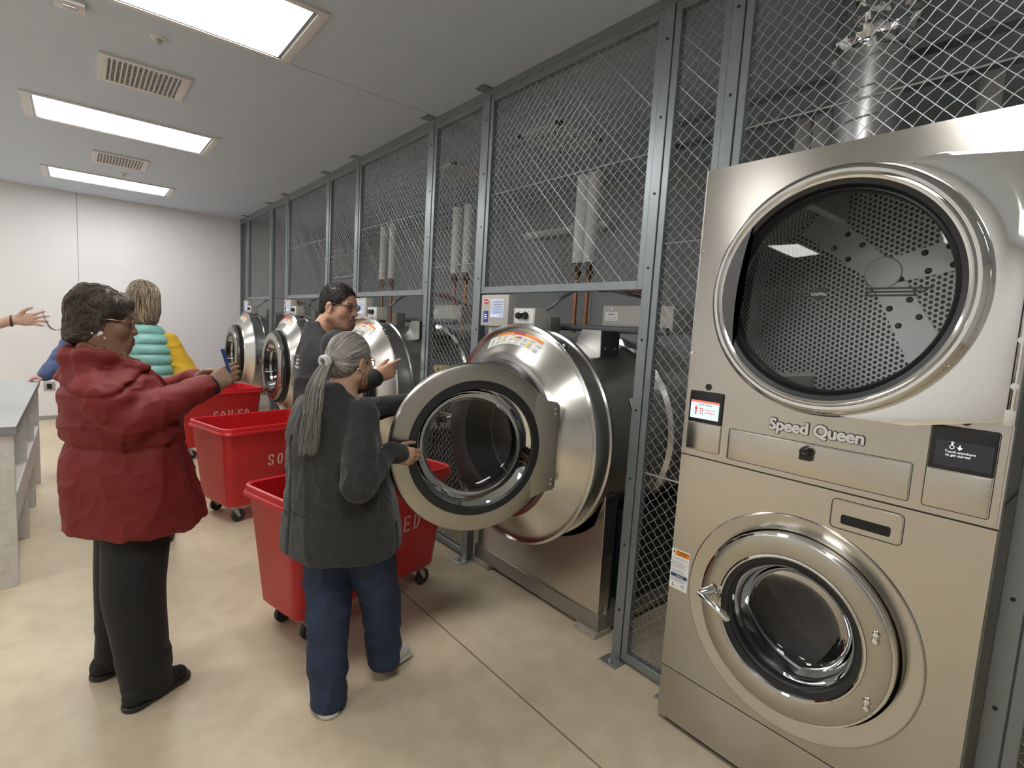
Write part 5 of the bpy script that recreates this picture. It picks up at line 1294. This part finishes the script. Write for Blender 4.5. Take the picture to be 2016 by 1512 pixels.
# hair: combed back into a low ponytail
T_ = W(0, -.118, .012)
pal = 1.22*np.array([(.34, .325, .295), (.25, .24, .22), (.16, .153, .145), (.46, .44, .39), (.11, .105, .10), (.20, .193, .18), (.50, .46, .37), (.14, .135, .13)])
S = SDF(hO-.22, hO+.22, .0045)
S.ell(W(0, -.004, .048), np.array((.0785, .0985, .0885))*.96, hB, .02); S.ell(W(0, -.055, -.005), (.062, .048, .055), hB, .03); S.ell(T_, (.022, .022, .022), hB, .02)
S.ell(W(0, .115, -.012), (.075, .062, .085), hB, .008, '-')
for q in (-1, 1): S.ell(W(q*.085, .014, -.012), (.022, .034, .042), hB, .006, '-')
S.disp(fold((.0025, 40, 40, 40, 0, 3)))
V, Q = S.mesh(1); hm = [(V, Q, np.tile(np.array((.16, .153, .145)), (len(V), 1)))]
rs = np.random.RandomState(4); rt_ = V[rs.choice(len(V), 5200)]
def flow(p):
    d = T_-p; q = (p-hO) @ hB.T; d /= np.maximum(np.linalg.norm(d, axis=1, keepdims=True), 1e-6); d[q[:, 2] > .07] += -.3*hB[1]; return d
hm.append(strands(S, rt_, flow, 14, .009, (.0002, .0025), .0008, pal, .22, 5))
n = 900; a = rs.uniform(0, 2*PI, n); rr = np.sqrt(rs.rand(n)); tt = np.linspace(0, 1, 26)[None, :, None]
end = V3(.655, 2.02, 1.075); Lr = rs.uniform(.78, 1.0, (n, 1, 1)); tq = tt*Lr
hb = -hB[1]
# down the back: leaves the tie outwards, then hangs on the jacket
ctr = T_+hb*(.055*np.sin(np.minimum(tq*2.2, 1)*PI/2)+.015*tq)+V3(-.03, -.035, 0)*tq+V3(0, 0, -1)*(.355*tq**1.15)
thk = .012+.024*(1-np.exp(-tq*4.5))*(1-.30*tq**2)
off = (r*np.cos(a)[:, None]*1.15+f*np.sin(a)[:, None]*.7)*rr[:, None]
wav = .004*np.sin(tq*14+rs.uniform(0, 6, (n, 1, 1)))*tq
PT = ctr+off[:, None, :]*thk+wav*r[None, None, :]+rs.normal(0, .0035, (n, 1, 3))*tq
hm.append(tubes_np(PT, .0010, pal[rs.randint(0, len(pal), n)]*rs.uniform(.6, 1.1, (n, 1))))
V, Q, c = merge(hm); ho = np_mesh('hair', V, Q, M['hair_attr'], pw, P0, c)
def tie(b):
    c_ = T_+hb*.020+V3(0, 0, -.004); ax = (hb+V3(0, 0, -.35)); ax /= np.linalg.norm(ax); u = np.cross(ax, up); u /= np.linalg.norm(u); w2 = np.cross(ax, u)
    for o in (-.006, .006): b.tube([Vector(c_+ax*o+(u*math.cos(t)+w2*math.sin(t))*.0175-P0) for t in [2*PI*k/24 for k in range(24)]], .0075, 10, closed=True)
part('hair_tie', mat('pale_hair_tie', (.62, .60, .62), .8), pw, tie, smooth=70)
spectacles(pw, W, hB, .96, P0, mat('pink_plastic_frame', (.55, .26, .20), .3), M['lens'], thick=.0021, lw=.026, lh=.021)
for q in (-1, 1): part('drop_earring', M['gold'], pw, lambda b: ([b.lathe([(-.0035*math.cos(PI*k/8), max(1e-4, .0035*math.sin(PI*k/8))) for k in range(9)], c=tuple(W(q*.084, -.002, -.040-.009*i)-P0), axis='Z', n=12) for i in range(5)]))
part('ear_stud', M['pearl'], pw, lambda b: b.lathe([(-.004*math.cos(PI*k/8), max(1e-4, .004*math.sin(PI*k/8))) for k in range(9)], c=tuple(W(.080, -.032, -.012)-P0), axis='Z', n=12))
part('wristwatch', M['black'], pw, lambda b: b.tube([Vector(wrR+V3(.006, .003, .003)+V3(0, math.cos(t)*.0, 0)+(r*0+V3(-.25, .55, .8)/1.0*0)+(np.cross(wrR-elR, up)/np.linalg.norm(np.cross(wrR-elR, up))*math.cos(t)+up*math.sin(t))*.029-P0) for t in [2*PI*k/20 for k in range(20)]], .006, 8, closed=True))

# ================================================================== man in black
P0 = V3(1.10, 3.085, 0); f = V3(.99, -.10, 0); f /= np.linalg.norm(f); r = V3(f[1], -f[0], 0)
LO = V3(0, .05, 0)
mp = person('person in a black jacket and dark-armed glasses pointing at a washer', P0)
SK = (.57, .32, .225)
hB = basis((.60, -.80), pitch=-.10); hO = V3(1.160, 3.004, 1.632); hs = 1.07
shR, elR, wrR = V3(1.08, 2.80, 1.44), V3(1.03, 2.74, 1.17), V3(1.225, 2.63, 1.268)
shL, elL, wrL = V3(1.11, 3.18, 1.44), V3(1.09, 3.24, 1.15), V3(1.22, 3.22, .93)
S = SDF((.80, 2.45, 0), (1.48, 3.46, 1.84), .0046)
W = head(S, hO, hB, hs, heavy=.35, male=True)
S.rc(W(0, -.025, -.045), L3(-.02, 0, 1.46), .062, .07, .03); S.loft([(.85, *P0[:2], .15, .11), (1.2, *P0[:2], .17, .11), (1.4, *P0[:2], .17, .09), (1.47, *P0[:2], .12, .07)], f, .05)
for a, b_, c in ((shR, elR, wrR), (shL, elL, wrL)): S.chain([a, b_, c], [.05, .042, .030], .03)
for q in (1, -1): S.chain([L3(0, .09*q, .9)+LO, L3(.01, .10*q, .5)+LO, L3(-.02, .11*q, .08)+LO], [.085, .055, .042], .03)
hand(S, wrR+V3(.012, -.006, .006), (.78, -.34, .46), (-.25, .25, .9), (.25, .9, .1), 1.02, (.10, .95, 1.05, 1.1), .8)
hand(S, wrL+V3(.006, 0, -.01), (.25, -.05, -.95), (.9, 0, .2), (0, -1, 0), 1.0, (.4, .45, .5, .55), .4)
V, Q = S.mesh(1); np_mesh('body', V, Q, M['skin_attr'], mp, P0, head_col(V, hO, hB, hs, SK, (.40, .17, .13), (.05, .035, .028), (.10, .07, .055)))
eyes(mp, W, hB, hs, P0, M['iris'])
jb_ = mat('black_jacket_cloth', (.012, .013, .015), .75, bump=.1, bscale=500, sheen=.08)
S = SDF((.78, 2.55, .80), (1.42, 3.42, 1.64), .0055)
secs = [(.84, .01, .215, .155), (1.0, .01, .220, .155), (1.2, .0, .230, .148), (1.36, -.01, .225, .130), (1.44, -.02, .180, .105), (1.50, -.02, .105, .085), (1.555, -.01, .074, .080)]
S.loft([(z, *(P0+f*c)[:2], rx, ry) for z, c, rx, ry in secs], f, .03)
S.chain([shR, elR, wrR], [.078, .066, .048], .035); S.chain([shL, elL, wrL], [.078, .066, .048], .035)
S.ell(hO+V3(-.03, -.01, -.08), (.066, .07, .07), np.array([r, f, up]), .006, '-')
S.disp(fold((.007, 9, 9, 6, .8, 1.5), (.004, 22, 22, 16, .8, 1.5))); S.disp(crease((-.010, 7, 7, 7, 5, .8, 1.5))); jm = cloth('jacket', S, jb_, mp, P0)
def logo(b):
    rs_ = random.Random(1)
    for i in range(4):
        for j in range(9):
            if rs_.random() > .8: continue
            y, z = -.06+.011*j, 1.345-.022*i; xs = np.linspace(-.28, 0, 120); q = np.stack([P0+f*x-r*y+up*z for x in xs]); d = S.sample(q); x = xs[np.argmax(d < 0)]
            c = P0+f*x-r*y+up*z-P0; b.add([Vector(c-f*.0012-r*u+up*v) for u, v in ((0, 0), (.007, 0), (.007, .013), (0, .013))]+[Vector(c+f*.004-r*u+up*v) for u, v in ((0, 0), (.007, 0), (.007, .013), (0, .013))], [(0, 1, 2, 3), (7, 6, 5, 4), (0, 4, 5, 1), (1, 5, 6, 2), (2, 6, 7, 3), (3, 7, 4, 0)])
part('back_print', M['white_sticker'], jm, logo, smooth=0)
S = SDF(P0+V3(-.25, -.3, .02), P0+V3(.25, .36, .95), .006)
for q in (1, -1): S.loft([(.03, *(L3(-.0, .11*q, 0)+LO)[:2], .07, .075), (.5, *(L3(.0, .10*q, 0)+LO)[:2], .085, .09), (.9, *(L3(0, .085*q, 0)+LO)[:2], .115, .13)], f, .02, rnd_=.01)
cloth('trousers', S, blk, mp, P0)
for q in (1, -1): a = L3(-.07, .11*q, 0)+LO; b_ = L3(.20, .12*q, 0)+LO; shoe('shoe', a[:2], b_[:2], sh_up, sh_so, mp, P0)
pal = np.array([(.022, .016, .013), (.032, .024, .019), (.018, .014, .012), (.05, .04, .034)])
S = SDF(hO-.22, hO+.22, .0045)
S.ell(W(0, -.006, .052), np.array((.0795, .0985, .0895))*hs, hB, .02); S.ell(W(0, -.055, -.005), np.array((.060, .045, .050))*hs, hB, .02)
S.ell(W(0, .102, .0), np.array((.078, .052, .088))*hs, hB, .008, '-')
for q in (-1, 1): S.ell(W(q*.085, .020, -.022), np.array((.028, .052, .042))*hs, hB, .006, '-')
S.disp(fold((.003, 30, 30, 30, 0, 3)))
V, Q = S.mesh(1); hm = [(V, Q, np.tile(np.array((.022, .017, .014)), (len(V), 1)))]
rs = np.random.RandomState(6)
def flow(p):
    q = (p-hO) @ hB.T; v = np.stack([q[:, 0]*2, -.5+q[:, 1]*1., -.3-2*np.clip(.08-q[:, 2], 0, .1)], 1); return v @ hB
hm.append(strands(S, V[rs.choice(len(V), 1800)], flow, 6, .006, (.0004, .003), .0010, pal, .6, 7))
V, Q, c = merge(hm); np_mesh('hair', V, Q, M['hair_attr'], mp, P0, c)
spectacles(mp, W, hB, hs, P0, M['black'], M['lens'], thick=.0022, lw=.027, lh=.017, bottom=False)

# ================================================================== woman in the teal vest
P0 = V3(.32, 4.12, 0); f = V3(.2, .98, 0); f /= np.linalg.norm(f); r = V3(f[1], -f[0], 0)
tw = person('person with blond-streaked hair seen from behind in a teal quilted vest and mustard sleeves', P0)
SK = (.52, .30, .22)
hB = basis((.25, .97)); hO = V3(.325, 4.14, 1.60)
shR, elR, wrR = L3(-.01, .142, 1.362), L3(-.05, .245, 1.14), L3(.10, .17, 1.02)
shL, elL, wrL = L3(-.01, -.142, 1.362), L3(-.04, -.24, 1.13), L3(.14, -.16, 1.02)
S = SDF(P0+V3(-.4, -.35, 0), P0+V3(.4, .42, 1.78), .006)
W = head(S, hO, hB, 1.0)
S.rc(W(0, -.02, -.05), L3(-.02, 0, 1.42), .052, .06, .03); S.loft([(.8, *P0[:2], .15, .11), (1.2, *P0[:2], .15, .11), (1.38, *P0[:2], .15, .08), (1.43, *P0[:2], .1, .06)], f, .05)
for a, b_, c in ((shR, elR, wrR), (shL, elL, wrL)): S.chain([a, b_, c], [.042, .036, .027], .03)
for q in (1, -1): S.chain([L3(0, .09*q, .9), L3(.01, .10*q, .5), L3(-.02, .11*q, .08)], [.085, .055, .042], .03)
hand(S, wrR, (-.45, .85, -.15), (.1, .1, 1), (-.85, -.4, 0), .95, (.4, .45, .5, .55), .4); hand(S, wrL, (.45, .85, -.15), (-.1, .1, 1), (.85, -.4, 0), .95, (.4, .45, .5, .55), .4)
V, Q = S.mesh(1); np_mesh('body', V, Q, M['skin_attr'], tw, P0, head_col(V, hO, hB, 1., SK, (.45, .2, .17)))
teal = mat('teal_quilted_nylon', (.20, .44, .405), .38, bump=.25, bscale=45, spec=.4, var=.08, vscale=25)
S = SDF(P0+V3(-.32, -.3, .70), P0+V3(.32, .3, 1.50), .0055)
S.loft([(z, *(P0+f*c)[:2], rx, ry) for z, c, rx, ry in [(.72, .0, .215, .17), (.95, .0, .205, .16), (1.15, .0, .19, .15), (1.32, -.01, .175, .125), (1.40, -.02, .13, .09), (1.47, -.015, .075, .075)]], f, .03)
S.disp(lambda x, y, z: -.016*np.abs(np.sin((z-.70)*PI/.064+.25*vnoise(x*6, y*6, z*6)))**.6+.009)
S.disp(fold((.004, 18, 18, 18, 0, 2)))
cloth('quilted_vest', S, teal, tw, P0)
yl = mat('mustard_knit', (.55, .33, .012), .85, bump=.25, bscale=300, sheen=.2, var=.08, vscale=12)
S = SDF(P0+V3(-.4, -.35, .95), P0+V3(.4, .35, 1.50), .0055)
S.chain([shR, elR, wrR], [.058, .070, .05], .03); S.chain([shL, elL, wrL], [.058, .070, .05], .03)
S.disp(fold((.006, 14, 14, 14, 0, 2))); S.disp(crease((-.009, 11, 11, 16, 5, 0, 2))); cloth('sweater', S, yl, tw, P0)
S = SDF(P0+V3(-.3, -.3, .02), P0+V3(.3, .3, .9), .006)
for q in (1, -1): S.loft([(.03, *L3(-.0, .10*q, 0)[:2], .062, .068), (.5, *L3(.0, .10*q, 0)[:2], .078, .085), (.85, *L3(0, .085*q, 0)[:2], .115, .13)], f, .02, rnd_=.01)
cloth('trousers', S, mat('dark_slate_trousers', (.03, .035, .045), .8), tw, P0)
for q in (1, -1): a = L3(-.07, .10*q, 0); b_ = L3(.17, .11*q, 0); shoe('shoe', a[:2], b_[:2], sh_up, sh_so, tw, P0)
pal = 1.2*np.array([(.52, .40, .24), (.36, .27, .17), (.22, .165, .12), (.13, .10, .08), (.62, .52, .36), (.17, .135, .11), (.10, .08, .068), (.10, .08, .068)])
S = SDF(hO-.26, hO+.24, .005)
S.ell(W(0, -.012, .045), (.088, .105, .100), hB, .02); S.ell(W(0, -.035, -.045), (.094, .075, .085), hB, .04); S.ell(W(0, -.05, -.105), (.082, .052, .038), hB, .03)
S.ell(W(0, .11, -.03), (.062, .07, .10), hB, .008, '-')
S.disp(fold((.005, 30, 30, 12, 0, 3)))
V, Q = S.mesh(1); hm = [(V, Q, np.tile(np.array((.13, .10, .08)), (len(V), 1)))]
rs = np.random.RandomState(8)
def flow(p):
    q = (p-hO) @ hB.T; v = np.stack([q[:, 0]*5, -.4-0*q[:, 1], -.35-7*np.clip(.11-q[:, 2], 0, .15)], 1); v[q[:, 2] < -.10] += np.array([.5, -.2, 0]); return v @ hB
hm.append(strands(S, V[rs.choice(len(V), 4200)], flow, 14, .011, (.0005, .006), .0010, pal, .35, 9))
V, Q, c = merge(hm); np_mesh('hair', V, Q, M['hair_attr'], tw, P0, c)

# ================================================================== person in blue leaning on the table
P0 = V3(.14, 5.95, 0); f = V3(.55, -.83, 0); f /= np.linalg.norm(f); r = V3(f[1], -f[0], 0)
bp = person('person in a blue shirt hidden behind the red coat, hand on the table corner', P0)
hB = basis(f[:2]); hO = V3(.16, 5.92, 1.50)
shR, elR, wrR = V3(.0, 5.99, 1.345), V3(-.125, 5.975, 1.10), V3(-.225, 5.93, .955)
shL, elL, wrL = V3(.28, 5.86, 1.345), V3(.33, 5.84, 1.07), V3(.33, 5.74, .87)
SK = (.56, .33, .27)
S = SDF(P0+V3(-.56, -.4, 0), P0+V3(.42, .32, 1.68), .007)
W = head(S, hO, hB, .98)
S.rc(W(0, -.02, -.05), L3(-.02, 0, 1.38), .052, .06, .03); S.loft([(.8, *P0[:2], .15, .11), (1.2, *P0[:2], .15, .11), (1.34, *P0[:2], .15, .08), (1.4, *P0[:2], .1, .06)], f, .05)
for a, b_, c in ((shR, elR, wrR), (shL, elL, wrL)): S.chain([a, b_, c], [.042, .036, .027], .03)
for q in (1, -1): S.chain([L3(0, .09*q, .9), L3(.01, .10*q, .5), L3(-.02, .11*q, .08)], [.085, .055, .042], .03)
hand(S, wrR+V3(-.004, 0, -.002), (-.93, -.05, -.28), (.1, -1, .1), (-.1, 0, -1), .98, (.6, .6, .65, .7), .4); hand(S, wrL, (.1, -.4, -.9), (.2, -.9, .3), (-.9, 0, 0), .95, (.4, .4, .5, .5), .4)
V, Q = S.mesh(1); np_mesh('body', V, Q, M['skin_attr'], bp, P0, head_col(V, hO, hB, .98, SK, (.45, .2, .17)))
bl = mat('blue_shirt_cotton', (.085, .115, .24), .8, bump=.1, bscale=300, var=.1, vscale=8)
S = SDF(P0+V3(-.5, -.42, .72), P0+V3(.42, .34, 1.45), .0065)
S.loft([(z, *P0[:2], rx, ry) for z, rx, ry in [(.74, .20, .15), (1.0, .19, .14), (1.2, .19, .135), (1.33, .17, .105), (1.37, .12, .08), (1.41, .07, .065)]], f, .03)
S.chain([shR, elR, wrR], [.068, .066, .056], .03); S.chain([shL, elL, wrL], [.068, .06, .045], .03)
S.disp(fold((.008, 9, 9, 24, 0, 2), (.004, 30, 30, 30, 0, 2))); cloth('shirt', S, bl, bp, P0)
S = SDF(P0+V3(-.3, -.3, .02), P0+V3(.3, .3, .9), .007)
for q in (1, -1): S.loft([(.03, *L3(-.0, .10*q, 0)[:2], .062, .068), (.5, *L3(.0, .10*q, 0)[:2], .078, .085), (.85, *L3(0, .085*q, 0)[:2], .115, .13)], f, .02, rnd_=.01)
cloth('trousers', S, blk, bp, P0)
for q in (1, -1): a = L3(-.07, .10*q, 0); b_ = L3(.17, .11*q, 0); shoe('shoe', a[:2], b_[:2], sh_up, sh_so, bp, P0)
S = SDF(hO-.2, hO+.2, .006); S.ell(W(0, -.008, .046), (.079, .098, .089), hB, .02); S.ell(W(0, .105, -.01), (.07, .06, .085), hB, .008, '-'); cloth('hair', S, M['bronze'] if False else mat('brown_hair', (.05, .035, .025), .5, bump=.4, bscale=120), bp, P0)

# ================================================================== person at the left edge reaching over the table
P0 = V3(-1.22, 4.72, 0); f = V3(1., 0, 0); r = V3(0, -1., 0)
lp = person('person at the left edge showing only an outstretched forearm and open hand', P0)
hB = basis((1, -.2)); hO = V3(-1.08, 4.72, 1.63)
shL, elL, wrL = V3(-1.04, 4.86, 1.40), V3(-.55, 4.82, 1.36), V3(-.315, 4.725, 1.444)
shR, elR, wrR = V3(-1.12, 4.54, 1.40), V3(-1.18, 4.50, 1.12), V3(-1.10, 4.52, .92)
SK = (.60, .37, .29)
S = SDF((-1.62, 4.38, 0), (-.2, 5.02, 1.80), .0065)
W = head(S, hO, hB, 1.0)
S.rc(W(0, -.02, -.05), V3(-1.12, 4.72, 1.44), .055, .06, .03); S.loft([(.85, -1.22, 4.72, .15, .11), (1.2, -1.17, 4.72, .16, .11), (1.4, -1.12, 4.72, .15, .08), (1.45, -1.12, 4.72, .1, .06)], f, .05)
for a, b_, c in ((shR, elR, wrR), (shL, elL, wrL)): S.chain([a, b_, c], [.044, .042, .027], .03)
for q in (1, -1): S.chain([L3(0, .09*q, .9), L3(.01, .10*q, .5), L3(-.02, .11*q, .08)], [.085, .055, .042], .03)
hand(S, wrR, (.3, .1, -.9), (.9, .2, .2), (0, 1, 0), .98, (.4, .4, .5, .5), .4)
V, Q = S.mesh(1)
S2 = SDF(wrL-V3(.08, .10, .10), wrL+V3(.24, .12, .12), .0035)
S2.chain([elL, wrL], [.040, .027], .01); hand(S2, wrL, (.95, -.22, .10), (-.05, .15, 1), (.1, -.95, -.05), 1.0, (.06, .03, .05, .10), -.1, 1.25)
V2, Q2 = S2.mesh(1)
S.rc(wrL, wrL+V3(.01, 0, 0), .02)
keep = ~((V[:, 0] > wrL[0]-.055) & (V[:, 2] > 1.2)); kq = keep[Q].all(1); k2 = V2[:, 0] > wrL[0]-.062; kq2 = k2[Q2].all(1)
VV = np.concatenate([V, V2]); QQ = np.concatenate([Q[kq], Q2[kq2]+len(V)])
np_mesh('body', VV, QQ, M['skin_attr'], lp, P0, head_col(VV, hO, hB, 1., SK, (.45, .2, .17)))
part('watch_strap', mat('dark_watch_strap', (.045, .02, .025), .5), lp, lambda b: b.tube([Vector(wrL+(wrL-elL)/np.linalg.norm(wrL-elL)*-.028+V3(-.10*math.sin(t)*.2, math.cos(t), math.sin(t))*.031-P0) for t in [2*PI*k/24 for k in range(24)]], .008, 8, closed=True))
gs = mat('grey_sweatshirt', (.16, .16, .17), .85, bump=.15, bscale=300)
S = SDF((-1.62, 4.38, .78), (-.55, 5.05, 1.50), .007)
S.loft([(z, x, 4.72, rx, ry) for z, x, rx, ry in [(.8, -1.22, .20, .15), (1.1, -1.20, .20, .15), (1.3, -1.15, .19, .135), (1.41, -1.12, .15, .10), (1.46, -1.11, .075, .07)]], f, .03)
S.chain([shL, elL*.92+shL*.08], [.07, .062], .03); S.chain([shR, elR, wrR], [.07, .062, .045], .03); S.disp(fold((.006, 10, 10, 14, 0, 2))); cloth('sweatshirt', S, gs, lp, P0)
S = SDF(P0+V3(-.3, -.3, .02), P0+V3(.3, .3, .9), .007)
for q in (1, -1): S.loft([(.03, *L3(-.0, .10*q, 0)[:2], .062, .068), (.5, *L3(.0, .10*q, 0)[:2], .078, .085), (.88, *L3(0, .085*q, 0)[:2], .115, .13)], f, .02, rnd_=.01)
cloth('trousers', S, jn, lp, P0)
for q in (1, -1): a = L3(-.07, .10*q, 0); b_ = L3(.17, .11*q, 0); shoe('shoe', a[:2], b_[:2], sh_up, sh_so, lp, P0)
S = SDF(hO-.2, hO+.2, .006); S.ell(W(0, -.008, .046), (.079, .098, .089), hB, .02); S.ell(W(0, .105, -.01), (.07, .06, .085), hB, .008, '-'); cloth('hair', S, mat('dark_hair', (.03, .022, .018), .5, bump=.4, bscale=120), lp, P0)
# ------------------------------------------------------------------ render look
w = bpy.data.worlds.new('world'); SC.world = w; w.use_nodes = True
w.node_tree.nodes['Background'].inputs['Color'].default_value = (.5, .5, .5, 1); w.node_tree.nodes['Background'].inputs['Strength'].default_value = .05
SC.view_settings.view_transform = 'Standard'; SC.view_settings.look = 'None'; SC.view_settings.gamma = 1
SC.view_settings.use_curve_mapping = False
SC.view_settings.exposure = .5
SC.cycles.max_bounces = 7; SC.cycles.diffuse_bounces = 4; SC.cycles.glossy_bounces = 4; SC.cycles.transparent_max_bounces = 12
SC.cycles.sample_clamp_indirect = 6; SC.cycles.caustics_reflective = False; SC.cycles.caustics_refractive = False
